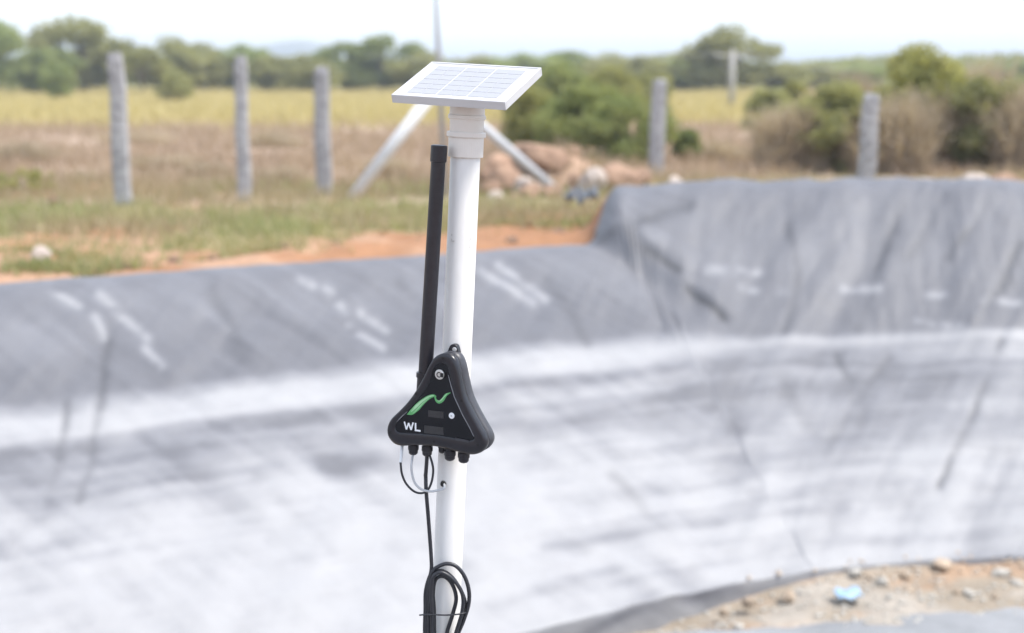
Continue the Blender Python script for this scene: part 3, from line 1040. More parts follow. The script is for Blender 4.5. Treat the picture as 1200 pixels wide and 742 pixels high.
for off, w0 in ((-13, 0.9), (13, 0.9)):
    ln = [zz(186 + off * 0.6, 412 + off * 0.5), zz(214 + off * 0.55, 383 + off * 0.6), zz(246 + off * 0.4, 352 + off * 0.55), zz(284 + off * 0.2, 325 + off * 0.35)]
    ribbon(catmull([np.array(p) for p in ln], 5), list(np.interp(np.linspace(0, 1, 16), [0, 0.4, 1], [0.3, w0, 0.3])), LIFT + 0.0006, 'print_pale_green', 'green_emblem', root, 0.0003)
# lettering W L
Wl = [zz(*p) for p in ((143, 466), (155, 511), (168, 474), (182, 514), (194, 471))]
for a, b in zip(Wl[:-1], Wl[1:]):
    ribbon([a, b], 1.9, LIFT + random.uniform(0, 0.0002), 'print_white', 'letter_w_stroke', root, 0.0003)
ribbon([zz(208, 474), zz(208, 520)], 2.0, LIFT, 'print_white', 'letter_l_stroke', root, 0.0003)
ribbon([zz(204, 516), zz(237, 520)], 2.0, LIFT + 0.0001, 'print_white', 'letter_l_stroke', root, 0.0003)
# display, second window, indicator
def patch(quad, m, name, lift=LIFT, thick=0.0004):
    P = [loc2(onp(*zz(*p), lift)) for p in quad]
    V = [wrld(p, lift) for p in P] + [wrld(p, lift + thick) for p in P]
    F = [(4, 5, 6, 7), (3, 2, 1, 0)] + [(i, (i + 1) % 4, (i + 1) % 4 + 4, i + 4) for i in range(4)]
    return mesh(name, V, F, m, root, sc)
patch([(282, 400), (370, 410), (370, 448), (282, 438)], 'screen', 'display')
patch([(258, 488), (370, 500), (370, 544), (258, 532)], 'screen', 'display')
patch([(440, 560), (515, 574), (515, 588), (440, 574)], 'housing_side', 'embossed_strip', -0.0004, 0.0008)
ic = onp(*zz(415, 433))
V, F = lathe(ic - dn * 0.003, ic + dn, [(0, 0.0066), (0.0018, 0.0066), (0.0026, 0.0056)], 24)
mesh('indicator', V, F, 'print_white', root, sc)
V, F = lathe(ic - dn * 0.001, ic + dn, [(0, 0.0022), (0.0008, 0.0022)], 16)
mesh('indicator_lens', V, F, 'cable_grey', root, sc)
for p in ((365, 97), (210, 305), (475, 345), (62, 528), (568, 600), (315, 582)):
    c = onp(*zz(*p))
    V, F = lathe(c - dn * 0.002, c + dn, [(0, 0.0032), (0.0024, 0.0032), (0.0028, 0.0026)], 16)
    mesh('screw', V, F, 'hole_dark', root, sc)
# mounting tab behind the top, with its hole
tb = [loc2(onp(*zz(*p), -0.045)) for p in ((398, 110), (402, 62), (418, 22), (436, 14), (456, 24), (468, 70), (470, 118))]
tb = [p for p in catmull(tb, 4)]
n = len(tb)
V = [wrld(p, -0.050) for p in tb] + [wrld(p, -0.036) for p in tb]
F = [tuple(range(n, 2 * n)), tuple(reversed(range(n)))] + [(i, (i + 1) % n, (i + 1) % n + n, i + n) for i in range(n)]
bevel(mesh('mounting_tab', V, F, 'black_plastic', root, sc), 0.0015)
tc_ = wrld(loc2(onp(*zz(434, 48), -0.036)), -0.036)
V, F = lathe(tc_ - dn * 0.001, tc_ + dn, [(0, 0.0052), (0.002, 0.0052), (0.003, 0.004)], 20)
mesh('tab_screw', V, F, 'steel', root, sc)
# bracket between the box and the pole
V, F = box(axp + dn * (POLE_R - 0.004) + up0 * 0.02, (dr, up0, dn), (0.024, 0.07, 0.008))
mesh('pole_bracket', V, F, 'black_plastic', root, sc)
# cable glands under the box
GL = {}
for k, (gx_, gy_, lift, r_) in enumerate(((195, 632, -0.024, 0.0105), (275, 640, -0.024, 0.0108), (362, 622, -0.034, 0.008), (407, 665, -0.022, 0.0115), (487, 678, -0.022, 0.0115))):
    c = onp(*zz(gx_, gy_), lift)
    GL[k] = c
    prof = [(0, r_ * 0.9), (0.010, r_ * 0.9), (0.010, r_ * 1.12), (0.020, r_ * 1.12), (0.0205, r_), (0.028, r_ * 0.95), (0.031, r_ * 0.7), (0.0325, r_ * 0.4)]
    V, F = lathe(c + up0 * 0.022, c, prof, 14)
    mesh('cable_gland', V, F, 'black_plastic', root, sc)
# antenna
a_top = at(514.8, 170, 2.965); a_bot = at(497.5, 455, 2.965)
ad = (a_bot - a_top); aL = np.linalg.norm(ad)
ra = 0.0152
V, F = lathe(a_top, a_bot, [(0.0, ra * 0.9), (0.001, ra * 1.1), (0.002, ra * 1.14), (0.034, ra * 1.14), (0.036, ra), (aL, ra)], 28)
mesh('antenna', V, F, 'black_plastic', root, sc, False)
sb = at(498.2, 440, 2.965)
V, F = lathe(sb - ad / aL * 0.006, sb + ad, [(0, ra * 1.25), (0.010, ra * 1.25), (0.010, ra * 1.1), (0.06, ra * 1.1)], 24)
mesh('antenna_socket', V, F, 'black_plastic', root, sc, False)

# ------------------------------------------------------------------ cables
def z2(x, y): return (430 + x / 3.373, 380 + y / 3.373)
def z3(x, y): return (440 + x / 3.67, 540 + y / 3.67)
YC = GL[1][1]
c0 = at(*z3(215, -10), YC)
def cable(name, pts, r_, m, label=None, cat=None, parent=None, closed=False, loc=None):
    P = catmull(pts, 8, closed)
    V, F = tube(P, r_, 10, closed)
    if parent is None:
        o = mesh(name, V, F, m, None, tuple(np.asarray(pts[0])), True)
        tag(o, label, cat)
    else:
        o = mesh(name, V, F, m, parent, loc, True)
    return o
g1 = GL[1]
YF = YP - POLE_R - 0.012
cb = empty('sensor_cable', tuple(at(505, 742, YF)), 'long black cable hanging from the sensor and coiled against the white pole', 'cable')
cl = np.asarray(cb.location)
main = [g1 - up0 * 0.005] + [at(*z2(236, 545), YC + 0.002), at(*z2(232, 600), YC + 0.005), at(*z3(216, 60), YC + 0.01), at(*z3(218, 130), YF), at(*z3(226, 230), YF), at(*z3(233, 320), YF), at(*z3(240, 420), YF), at(*z3(240, 470), YF), at(*z3(228, 530), YF), at(*z3(222, 620), YF), at(*z3(219, 760), YF), at(*z3(222, 900), YF)]
cable('lead', main, 0.0042, 'cable_black', parent=cb, loc=cl)
def loop(xs, yo, r_):
    pts = [at(*z3(x, y), YF + yo) for (x, y) in xs]
    cable('coil_loop', pts, r_, 'cable_black', parent=cb, closed=True, loc=cl)
loop([(232, 620), (234, 540), (246, 478), (272, 454), (310, 443), (350, 456), (384, 500), (402, 560), (400, 620), (378, 690), (350, 760), (320, 880), (275, 930), (240, 880), (230, 740)], -0.004, 0.0044)
loop([(243, 640), (240, 560), (250, 498), (285, 481), (338, 515), (374, 575), (374, 645), (345, 745), (312, 860), (280, 900), (250, 850), (244, 740)], -0.011, 0.0044)
loop([(252, 640), (248, 570), (258, 512), (292, 497), (328, 528), (347, 590), (332, 660), (306, 745), (290, 840), (268, 850), (254, 745)], 0.002, 0.0044)
loop([(214, 640), (216, 560), (236, 492), (262, 474), (300, 478), (345, 520), (384, 600), (378, 670), (352, 740), (325, 830), (270, 900), (222, 850), (212, 740)], 0.003, 0.0042)
tie = [at(*z3(190, 664), YF - 0.006), at(*z3(215, 662), YF - 0.015), at(*z3(250, 662), YF - 0.017), at(*z3(300, 664), YF - 0.018), at(*z3(350, 661), YF - 0.018), at(*z3(382, 655), YF - 0.012), at(*z3(394, 648), YF + 0.004)]
V, F = tube(catmull(tie, 6), 0.0018, 8)
mesh('cable_tie', V, F, 'cable_black', cb, cl, True)

# grey lead from the first gland into the hole in the pole
cable('grey_lead', [GL[0] - up0 * 0.006] + [at(*z2(x, y), YF - dy) for x, y, dy in ((176, 552, 0.004), (178, 590, 0.006), (190, 628, 0.008), (214, 652, 0.012), (250, 661, 0.012), (290, 655, 0.010), (306, 646, 0.006))] + [hpx + np.array([0.001, 0.008, 0.001])],
      0.0026, 'cable_grey', 'thin light grey lead looping from the sensor into the pole hole', 'cable')
jl = empty('patch_lead', tuple(at(*z2(135, 545), YF)), 'thin dark lead with white plug end looping below the sensor box', 'cable')
jll = np.asarray(jl.location)
wp0 = onp(*zz(130, 600), -0.022)
cable('plug_sleeve', [wp0, wp0 * 0.5 + 0.5 * at(*z2(134, 545), YF - 0.006), at(*z2(133, 548), YF - 0.006)], 0.0034, 'cable_white', parent=jl, loc=jll)
cable('lead', [at(*z2(133, 546), YF - 0.006)] + [at(*z2(x, y), YF - 0.008) for x, y in ((138, 590), (155, 630), (185, 660), (215, 668), (240, 656), (256, 622), (262, 580), (258, 550))] + [g1 - up0 * 0.004 + dr * 0.005], 0.0025, 'cable_black', parent=jl, loc=jll)

# ------------------------------------------------------------------ stone fence posts
def stone_post(pxc, ptopy, Y, wpx, lean, label, seed):
    top = at(pxc, ptopy, Y)
    x0 = top[0]
    gz = ground_z(x0, Y)
    H = top[2] - gz + 0.15
    wd = wpx * Y / FPX
    rng = np.random.default_rng(seed)
    V = []; F = []
    nz = 22; m = 16
    for i in range(nz + 1):
        t = i / nz
        z = gz - 0.15 + H * t
        wv = wd * (1.06 - 0.12 * t) * (1 + 0.06 * (vnoise(np.array([t * 7]), np.array([seed * 1.0]), 3)[0] - 0.5))
        dv_ = wv * 0.72
        cx = x0 + lean * (t - 1) + 0.02 * (vnoise(np.array([t * 4]), np.array([seed * 2.0]), 8)[0] - 0.5)
        for k in range(m):
            a = 2 * math.pi * k / m
            ca, sa = math.cos(a), math.sin(a)
            q = 1.0 / (abs(ca) ** 5 + abs(sa) ** 5) ** 0.2
            rr = 1 + 0.06 * (rng.random() - 0.5)
            top_r = 1.0 if i < nz else 0.82
            V.append((cx + ca * q * wv / 2 * rr * top_r, Y + sa * q * dv_ / 2 * rr * top_r, z + (0.03 * (rng.random() - 0.5) if i == nz else 0)))
    for i in range(nz):
        for k in range(m):
            k2 = (k + 1) % m
            F.append((i * m + k, i * m + k2, (i + 1) * m + k2, (i + 1) * m + k))
    F.append(tuple(nz * m + k for k in range(m)))
    o = mesh('fence_post', V, F, 'stone_post', None, (x0, Y, gz), False)
    tag(o, label, 'fence post', 'rough stone fence posts')
    return o

stone_post(135, 63, 15.9, 19, -0.02, 'tallest and thickest rough stone fence post, farthest from the braced mast', 1)
stone_post(281, 66, 16.7, 15.5, 0.0, 'slimmest pale stone fence post, standing between two thicker posts', 2)
stone_post(376, 79, 17.6, 18, -0.01, 'rough stone fence post next to the foot of the white brace', 3)
stone_post(772.5, 94, 20.0, 17, 0.02, 'brownish grey stone fence post beside the large green bush', 4)
stone_post(1021, 111, 16.3, 20, 0.03, 'grey stone fence post behind the raised liner in front of dry brown brush', 5)

# ------------------------------------------------------------------ braced mast
YM = 17.0
mb = at(522, 236, YM); mb[2] = ground_z(mb[0], YM) - 0.05
mtop = at(511, 0, YM)
mdir = (mtop - mb); 
root = empty('braced_mast', tuple(mb), 'tall grey mast with two diagonal white braces standing in the field', 'mast')
V, F = tube([mb, mb + mdir * 1.7], [0.038, 0.022], 16)
mesh('mast_tube', V, F, 'galvanised', root, mb, True)
jn = at(516.5, 97, YM)
lf = at(409, 230, YM - 0.1); lf[2] = ground_z(lf[0], lf[1]) - 0.03
rf = at(664, 226, YM + 0.4); rf[2] = ground_z(rf[0], rf[1]) - 0.03
V, F = tube([lf, jn + (lf - jn) * 0.02], 0.072, 16)
mesh('brace', V, F, 'white_paint', root, mb, True)
V, F = tube([rf, jn + (rf - jn) * 0.02 + np.array([0, 0.0, -0.08])], 0.056, 16)
mesh('brace', V, F, 'grey_paint', root, mb, True)
V, F = lathe(jn - mdir / np.linalg.norm(mdir) * 0.12, jn + mdir, [(0, 0.07), (0.0, 0.085), (0.14, 0.085), (0.14, 0.06)], 16)
mesh('clamp', V, F, 'galvanised', root, mb)

# ------------------------------------------------------------------ far pole with wire
YU = 62.0
ub = at(857, 128, YU); ub[2] = ground_z(ub[0], YU) - 0.1
ut = at(858.5, 59, YU)
root = empty('utility_pole', tuple(ub), 'slender concrete pole standing in front of the far tree', 'pole')
V, F = tube([ub, ut], [0.15, 0.11], 12)
mesh('shaft', V, F, 'concrete', root, ub, True)
V, F = box(ut + np.array([0, 0, -0.2]), (np.array([1, 0, 0.]), np.array([0, 1., 0]), np.array([0, 0, 1.])), (0.75, 0.06, 0.06))
mesh('crossarm', V, F, 'concrete', root, ub)
wpts = []
for k in range(41):
    u = k / 40
    a = at(430, 66, 80); b = ut + np.array([-0.6, 0, -0.12])
    p = a * (1 - u) + b * u; p[2] -= 0.35 * 4 * u * (1 - u)
    wpts.append(p)
V, F = tube(wpts, 0.022, 6)
tag(mesh('overhead_wire', V, F, 'wire', None, tuple(wpts[0]), True), 'thin overhead wire running from the far tree line to the concrete pole', 'wire')
wpts = []
for k in range(41):
    u = k / 40
    b = at(1000, 82, 85); a = ut + np.array([0.6, 0, -0.12])
    p = a * (1 - u) + b * u; p[2] -= 0.2 * 4 * u * (1 - u)
    wpts.append(p)
V, F = tube(wpts, 0.022, 6)
tag(mesh('overhead_wire', V, F, 'wire', None, tuple(wpts[0]), True), 'thin overhead wire dropping from the concrete pole towards the yellow-green bush', 'wire')


# ------------------------------------------------------------------ rocks and pebbles
def rock_mesh(name, seed, m, sub=2):
    import bmesh
    bm = bmesh.new()
    bmesh.ops.create_icosphere(bm, subdivisions=sub, radius=0.5)
    rng = np.random.default_rng(seed)
    dirs = rng.normal(size=(9, 3)); dirs /= np.linalg.norm(dirs, axis=1)[:, None]
    lim = rng.uniform(0.30, 0.46, 9)
    for v in bm.verts:
        p = np.array(v.co)
        for d, l in zip(dirs, lim):
            q = p @ d
            if q > l: p = p - d * (q - l) * 0.85
        p *= 1 + 0.05 * (rng.random() - 0.5) + (0.55 * (float(fbm(np.array(p[0] * 3 + seed + p[2]), np.array(p[1] * 3 - p[2] * 2), seed)) - 0.5) if sub > 2 else 0)
        v.co = p
    me = bpy.data.meshes.new(name)
    bm.to_mesh(me); bm.free()
    me.materials.append(MATS[m])
    return me
ROCKS = {m: [rock_mesh('rock', 100 + i + 10 * k, m, 3) for i in range(4)] for k, m in enumerate(('clay_rock', 'pale_rock'))}
PEB = {m: [rock_mesh('pebble', 200 + i + 10 * k, m, 1) for i in range(4)] for k, m in enumerate(('pebble', 'pebble_brown'))}

def put_rock(px_, py_, Y, wp, hp_, m, label, group, tilt=0.0, name='rock', lib=ROCKS, sink=0.3):
    """centre at pixel, Y distance, width/height in pixels"""
    if group == PILE: wp, hp_ = wp * 1.22, hp_ * 1.22
    c = at(px_, py_, Y)
    s = Y / FPX
    o = bpy.data.objects.new(name, random.choice(lib[m])); link(o)
    gz = ground_z(c[0], Y)
    h = hp_ * s
    z = c[2]
    z = max(min(z, gz + h * 0.42), gz + h * 0.15)
    o.location = (c[0], Y, z)
    o.scale = (wp * s * 1.12, max(wp * 0.8, hp_) * s, h * 1.15)
    o.rotation_euler = (0, tilt, random.uniform(-0.4, 0.4))
    tag(o, label, 'rock', group)
    return o
def gY(py_, z=0.0):
    return on_z(600, py_, z)[1]

PILE = 'clods and boulders heaped behind the mast brace'
put_rock(638, 188, 18.3, 62, 30, 'clay_rock', 'long pinkish boulder lying tilted beneath the green bush', PILE, 0.35)
put_rock(588, 182, 18.2, 40, 28, 'clay_rock', 'pinkish clod of earth between the white pole and the diagonal brace', PILE, -0.2)
put_rock(592, 205, 17.7, 36, 26, 'clay_rock', 'dark reddish clod low in the heap beside the white pole', PILE, 0.1)
put_rock(614, 213, 17.4, 27, 21, 'pale_rock', 'pale rounded stone at the foot of the earth heap', PILE)
put_rock(622, 226, 17.0, 24, 16, 'clay_rock', 'small clay clod in front of the earth heap on the grass', PILE)
put_rock(645, 226, 17.0, 22, 14, 'clay_rock', 'small clay clod beside the foot of the grey brace', PILE)
put_rock(603, 198, 18.3, 22, 18, 'pale_rock', 'pale stone lodged among reddish clods of the heap', PILE)
put_rock(575, 221, 17.2, 24, 16, 'clay_rock', 'low clay clod resting on grass beside the white pole', PILE)
put_rock(660, 208, 19.0, 30, 20, 'clay_rock', 'shaded clay boulder between the brace and the pale boulder', PILE, -0.2)
put_rock(695, 206, 17.4, 25, 27, 'pale_rock', 'whitish upright boulder behind the raised liner corner', PILE)
put_rock(722, 202, 17.6, 46, 28, 'clay_rock', 'broad sandy boulder next to the whitish one behind the liner', PILE, 0.15)
put_rock(748, 207, 18.0, 26, 16, 'clay_rock', 'low sandy boulder between the broad boulder and the stone post', PILE)
put_rock(791, 208, 17.6, 19, 17, 'pale_rock', 'bright white stone just beside the brownish grey stone post', PILE)
for (x, y, Yq, w_, h_, m, lab) in ((668, 196, 18.7, 26, 18, 'clay_rock', 'reddish clod wedged behind the long pinkish boulder'), (610, 186, 18.9, 24, 18, 'pale_rock', 'pale clod on top of the heap next to the long boulder'),
        (573, 200, 18.1, 24, 20, 'clay_rock', 'brown clod half hidden by the white pole'), (634, 213, 17.6, 22, 15, 'pale_rock', 'pale pink clod under the diagonal grey brace'),
        (580, 232, 16.8, 18, 11, 'pale_rock', 'small pale clod on the grass beside the pole'), (602, 236, 16.6, 15, 10, 'clay_rock', 'little clay clod in the grass below the heap'), (676, 212, 17.9, 22, 15, 'clay_rock', 'clay clod between the brace foot and the whitish boulder')):
    put_rock(x, y, Yq, w_, h_, m, lab, PILE, random.uniform(-0.3, 0.3))
FARR = 'clay lumps behind the raised liner'
for (x, y, w_, h_, lab) in ((862, 209, 24, 10, 'flat clay lump behind the liner midway between the two stone posts'), (996, 208, 26, 14, 'clay lump at the foot of the grey stone post'), (1082, 211, 40, 20, 'pinkish clay lump behind the liner near green weeds'),
                             (1138, 212, 40, 20, 'broad pale pink clay lump behind the liner'), (1176, 214, 36, 20, 'pale pink clay lump beside the broad one behind the liner'), (1110, 216, 22, 12, 'small clay lump between two larger pink lumps')):
    put_rock(x, y, 16.2, w_, h_, 'clay_rock' if w_ < 40 else 'pale_rock', lab, FARR)
SIDE = 'clods along the soil edge of the pond'
for (x, y, w_, h_, m, lab) in ((47, 297, 24, 20, 'pale_rock', 'pale pinkish stone on the soil strip beside the liner'), (65, 312, 26, 14, 'clay_rock', 'reddish clod just below the pale stone on the soil strip'), (105, 311, 22, 12, 'clay_rock', 'low reddish clod on the bare soil strip by the liner'),
                               (64, 234, 16, 14, 'clay_rock', 'dark reddish clod at the edge of the bare path by the tallest post'), (18, 315, 20, 12, 'clay_rock', 'crumbled clod at the soil strip near a green weed')):
    put_rock(x, y, gY(y + h_ * 0.45, 0.03), w_, h_, m, lab, SIDE)

PG = 'pebbles on the sandy ledge'
k = 0
peb = [(1034, 681, 16, 12, 'pebble', 'largest rounded white pebble on the sandy ledge at the toe of the liner'), (1060, 673, 12, 9, 'pebble_brown', 'tan pebble just above the largest white pebble'), (1172, 670, 22, 11, 'pebble', 'wide flat white pebble against the toe of the liner'),
       (1136, 695, 13, 10, 'pebble', 'round white pebble on bare orange soil of the ledge'), (1122, 694, 10, 8, 'pebble_brown', 'reddish brown pebble touching the round white pebble'), (1064, 692, 13, 8, 'pebble_brown', 'pinkish pebble between the blue scrap and the white pebble'),
       (1042, 700, 11, 7, 'pebble', 'small pale pebble near the blue plastic scrap'), (1100, 686, 11, 6, 'pebble_brown', 'flat pinkish pebble on the orange soil'), (924, 697, 18, 14, 'pebble_brown', 'dark brown clod on the ledge left of the blue scrap'.replace('left of', 'beside')),
       (877, 705, 16, 12, 'pebble_brown', 'tan clod between the dark fold and the dark brown clod'), (848, 716, 12, 9, 'pebble_brown', 'small brown clod close to the dark fold of the liner'), (866, 734, 14, 9, 'pebble', 'bright white pebble at the water edge'),
       (1002, 670, 14, 8, 'pebble', 'pale lump partly buried at the toe of the liner'), (1104, 660, 24, 11, 'pebble_brown', 'olive brown clod lying on the liner above the ledge'), (1166, 699, 11, 7, 'pebble_brown', 'small tan pebble near the water edge'),
       (1192, 683, 14, 8, 'pebble', 'pale pebble below the wide flat one'), (990, 712, 9, 5, 'pebble', 'tiny pale pebble below the blue scrap'), (1080, 702, 9, 6, 'pebble', 'tiny white pebble near the water line')]
for (x, y, w_, h_, m, lab) in peb:
    o = bpy.data.objects.new('pebble', random.choice(PEB[m])); link(o)
    for Yq in np.arange(6.5, 10.5, 0.01):
        p = at(x, y + h_ * 0.3, Yq)
        tq = float(toe_dist(p[0], p[1]))
        gz = ground_z(p[0], p[1]) if tq < 0.2 else -9
        if tq > -0.3: gz = max(gz, float(bank_z(p[0], p[1])) + 0.01)
        if p[2] <= gz: break
    s = p[1] / FPX
    o.location = (p[0], p[1], gz + h_ * s * 0.15)
    o.scale = (w_ * s * 1.45, w_ * s * 1.2, h_ * s * 1.45)
    o.rotation_euler = (random.uniform(-.2, .2), random.uniform(-.2, .2), random.uniform(0, 6))
    tag(o, lab, 'pebble', PG)
# fine grit scattered on the ledge
V = []; F = []
for k in range(1500):
    x = random.uniform(0.2, 5.5); y = random.uniform(7.4, 8.85)
    t = float(toe_dist(np.array(x), np.array(y)))
    if t > 0.1 or t < -0.75: continue
    r_ = random.uniform(0.004, 0.022); z = ground_z(x, y)
    o = len(V)
    for d in ((1, 0, 0), (-1, 0, 0), (0, 1, 0), (0, -1, 0), (0, 0, 0.8), (0, 0, -0.4)):
        V.append((x + d[0] * r_ * random.uniform(.6, 1.2), y + d[1] * r_ * random.uniform(.6, 1.2), z + 0.3 * r_ + d[2] * r_))
    for q in ((0, 2, 4), (2, 1, 4), (1, 3, 4), (3, 0, 4), (2, 0, 5), (1, 2, 5), (3, 1, 5), (0, 3, 5)):
        F.append(tuple(o + i for i in q))
tag(mesh('gravel', V, F, 'pebble'), 'fine pale grit scattered over the sandy ledge', 'gravel', kind='stuff')
# crumbs of soil washed against the toe of the liner
V = []; F = []
for k in range(2600):
    x = random.uniform(0.9, 6.0); y = random.uniform(7.6, 9.2)
    t = float(toe_dist(np.array(x), np.array(y)))
    if t < -0.10 or t > 0.02 + abs(random.gauss(0, 0.035)) or x < 1.2 + random.random(): continue
    r_ = random.uniform(0.005, 0.022)
    z = max(ground_z(x, y), float(bank_z(np.array(x), np.array(y))) + 0.02) if t > 0.0 else ground_z(x, y) + 0.01
    o = len(V)
    for d in ((1, 0, 0), (-1, 0, 0), (0, 1, 0), (0, -1, 0), (0, 0, 0.7), (0, 0, -0.6)):
        V.append((x + d[0] * r_ * random.uniform(.6, 1.3), y + d[1] * r_ * random.uniform(.6, 1.2), z + d[2] * r_))
    for q in ((0, 2, 4), (2, 1, 4), (1, 3, 4), (3, 0, 4), (2, 0, 5), (1, 2, 5), (3, 1, 5), (0, 3, 5)):
        F.append(tuple(o + i for i in q))
tag(mesh('soil_crumbs', V, F, 'pebble_brown'), 'brown soil crumbs washed against the toe of the liner', 'soil', kind='stuff')
# blue plastic scrap
bp_ = on_z(994, 701, FLOOR - 0.03)
V = []; F = []
for i in range(12):
    for j in range(8):
        u, v = i / 11 - 0.5, j / 7 - 0.5
        V.append(bp_ + np.array([u * 0.165 * (1 - 0.8 * v * v), v * 0.15, 0.012 + 0.014 * math.sin(u * 9 + 1) * math.cos(v * 7) + 0.012 * math.sin(v * 13 + u * 6) + 0.02]))
for i in range(11):
    for j in range(7):
        F.append((i * 8 + j, (i + 1) * 8 + j, (i + 1) * 8 + j + 1, i * 8 + j + 1))
o = mesh('plastic_scrap', V, F, 'blue_plastic', None, tuple(bp_), True)
sm = o.modifiers.new('solid', 'SOLIDIFY'); sm.thickness = 0.003
tag(o, 'crumpled light blue plastic scrap lying on the sandy ledge', 'litter')


# ------------------------------------------------------------------ trees and bushes
def leaf_cloud(rng, centres, radii, n, size, squash=0.8):
    """n leaf quads spread over clumps (centres, radii)"""
    k = len(centres)
    w_ = radii ** 2; w_ = w_ / w_.sum()
    ci = rng.choice(k, n, p=w_)
    d = rng.normal(size=(n, 3)); d /= np.linalg.norm(d, axis=1)[:, None]
    rr = rng.random(n) ** 0.45
    P = centres[ci] + d * (radii[ci] * rr)[:, None] * np.array([1, 1, squash])
    a = rng.normal(size=(n, 3)); a /= np.linalg.norm(a, axis=1)[:, None]
    b = rng.normal(size=(n, 3)); b -= a * (a * b).sum(1)[:, None]; b /= np.linalg.norm(b, axis=1)[:, None]
    s = size * rng.uniform(0.6, 1.4, n)[:, None]
    return np.stack([P - a * s, P - b * s * 0.45, P + a * s, P + b * s * 0.45], 1)


def crown_clumps(rng, n, rx, rz, z0):
    """uneven clumps filling an egg of radii rx, rz above z0"""
    C_ = []; Rr = []
    for i in range(n):
        a = rng.uniform(0, 2 * math.pi); u = rng.uniform(-0.9, 1); r_ = math.sqrt(max(0, 1 - u * u)) * rng.uniform(0.45, 0.95)
        C_.append((math.cos(a) * r_ * rx, math.sin(a) * r_ * rx, z0 + rz + u * rz * rng.uniform(0.7, 0.95)))
        Rr.append(rng.uniform(0.22, 0.42) * min(rx, rz * 1.3))
    return np.array(C_), np.array(Rr)


def tree_proto(seed, rx, rz, trunk, leaf, nleaf, lsize, nclump=26):
    """unit tree with its base at the origin: returns trunk mesh and crown mesh"""
    rng = np.random.default_rng(seed)
    C_, Rr = crown_clumps(rng, nclump, rx, rz, trunk)
    parts = []
    top = np.array([rng.uniform(-.1, .1), rng.uniform(-.1, .1), trunk + rz])
    parts.append(tube(catmull([(0, 0, -0.15), (0.05, 0.03, trunk * 0.6), top * 0.7, top], 3), list(np.linspace(0.13, 0.03, 10)), 8))
    for q in range(9):
        c = C_[rng.integers(len(C_))]
        s = top * rng.uniform(0.35, 0.85)
        parts.append(tube(catmull([s, (s + c) / 2 + np.array([0, 0, 0.1]), c], 2), [0.06, 0.05, 0.04, 0.03, 0.015], 6))
    V, F = join(*parts)
    tm = bpy.data.meshes.new('trunk'); tm.from_pydata([tuple(map(float, v)) for v in V], [], F); tm.materials.append(MATS['bark']); tm.update()
    cm = quads_mesh('crown', leaf_cloud(rng, C_, Rr, nleaf, lsize), leaf)
    return tm, cm


def put_tree(name, proto, loc, scale, rz, label, cat, group):
    e = empty(name, loc, label, cat, group, rz)
    e.scale = scale
    for nm, me in zip(('trunk', 'crown'), proto):
        o = bpy.data.objects.new(nm, me); link(o, e)
    return e


TP = {}
for i in range(3):
    TP['olive%d' % i] = tree_proto(300 + i, 2.2, 2.0, 0.4, 'leaf_olive', 6000, 0.16, 34)
    TP['green%d' % i] = tree_proto(330 + i, 2.2, 2.0, 0.4, 'leaf_green', 6000, 0.16, 34)
TP['yellow0'] = tree_proto(360, 2.2, 1.8, 0.6, 'leaf_yellow', 4500, 0.15)

FARG = 'trees along the far edge of the field'
FAR = [  # px centre, top py, half width px, Y, proto, label
    (-8, 26, 34, 105, 'green0', 'tall green tree ending the far tree row beyond the broad olive tree'),
    (55, 58, 34, 98, 'green1', 'low dark green tree in front of the broad tall one'),
    (95, 24, 52, 110, 'olive0', 'broad tall olive tree, largest of the far row, behind the tallest stone post'),
    (165, 58, 26, 104, 'yellow0', 'small yellowish tree beside the broad tall olive tree'),
    (196, 49, 36, 108, 'olive1', 'round olive tree standing between the two tallest stone posts'),
    (240, 55, 34, 112, 'olive2', 'olive tree beside the slim stone post'),
    (283, 56, 30, 114, 'green2', 'grey-green tree directly behind the slim stone post'),
    (325, 66, 30, 110, 'olive0', 'low olive tree right below the distant blue hill'),
    (362, 68, 30, 106, 'olive1', 'low olive tree behind the post next to the white brace'),
    (405, 52, 34, 112, 'green0', 'dark green tree beside the distant hill and the panel'),
    (445, 44, 36, 112, 'green1', 'tall dark green tree nearest to the solar panel'),
    (492, 64, 34, 110, 'olive2', 'olive tree mostly hidden behind the solar panel'),
    (560, 66, 40, 112, 'olive0', 'low tree rising behind the back edge of the solar panel'),
    (612, 66, 36, 108, 'green2', 'low green tree between the panel and the large bush'),
    (660, 62, 36, 112, 'green0', 'dark rounded tree behind the large green bush'),
    (705, 66, 34, 112, 'olive1', 'dull green tree beyond the green bush, beside the rounded dark one'),
    (750, 68, 36, 110, 'olive2', 'dull green tree behind the brownish grey stone post'),
    (800, 70, 30, 112, 'green1', 'green tree between the stone post and the tall round tree'),
    (856, 38, 46, 106, 'olive1', 'tall round green tree behind the slender concrete pole'),
    (912, 76, 34, 108, 'olive0', 'low olive tree beside the tall round tree'),
    (960, 78, 34, 112, 'olive1', 'low hazy tree beyond the dry brush'),
    (1010, 76, 34, 112, 'green0', 'low green tree behind the grey stone post'),
    (1150, 80, 36, 112, 'olive2', 'low olive tree beyond the tall dry brush'),
    (1205, 74, 34, 110, 'green1', 'green tree at the far end of the tree row beyond the dry brush'),
]
for (x, ty, hw, Y, pr, lab) in FAR:
    t = at(x, ty, Y)
    gz = ground_z(t[0], Y)
    H = t[2] - gz
    put_tree('tree', TP[pr], (t[0], Y, gz - 0.05), (hw * Y / FPX / 1.75, hw * Y / FPX / 1.75, H / 4.15), random.uniform(0, 6), lab, 'tree', FARG)

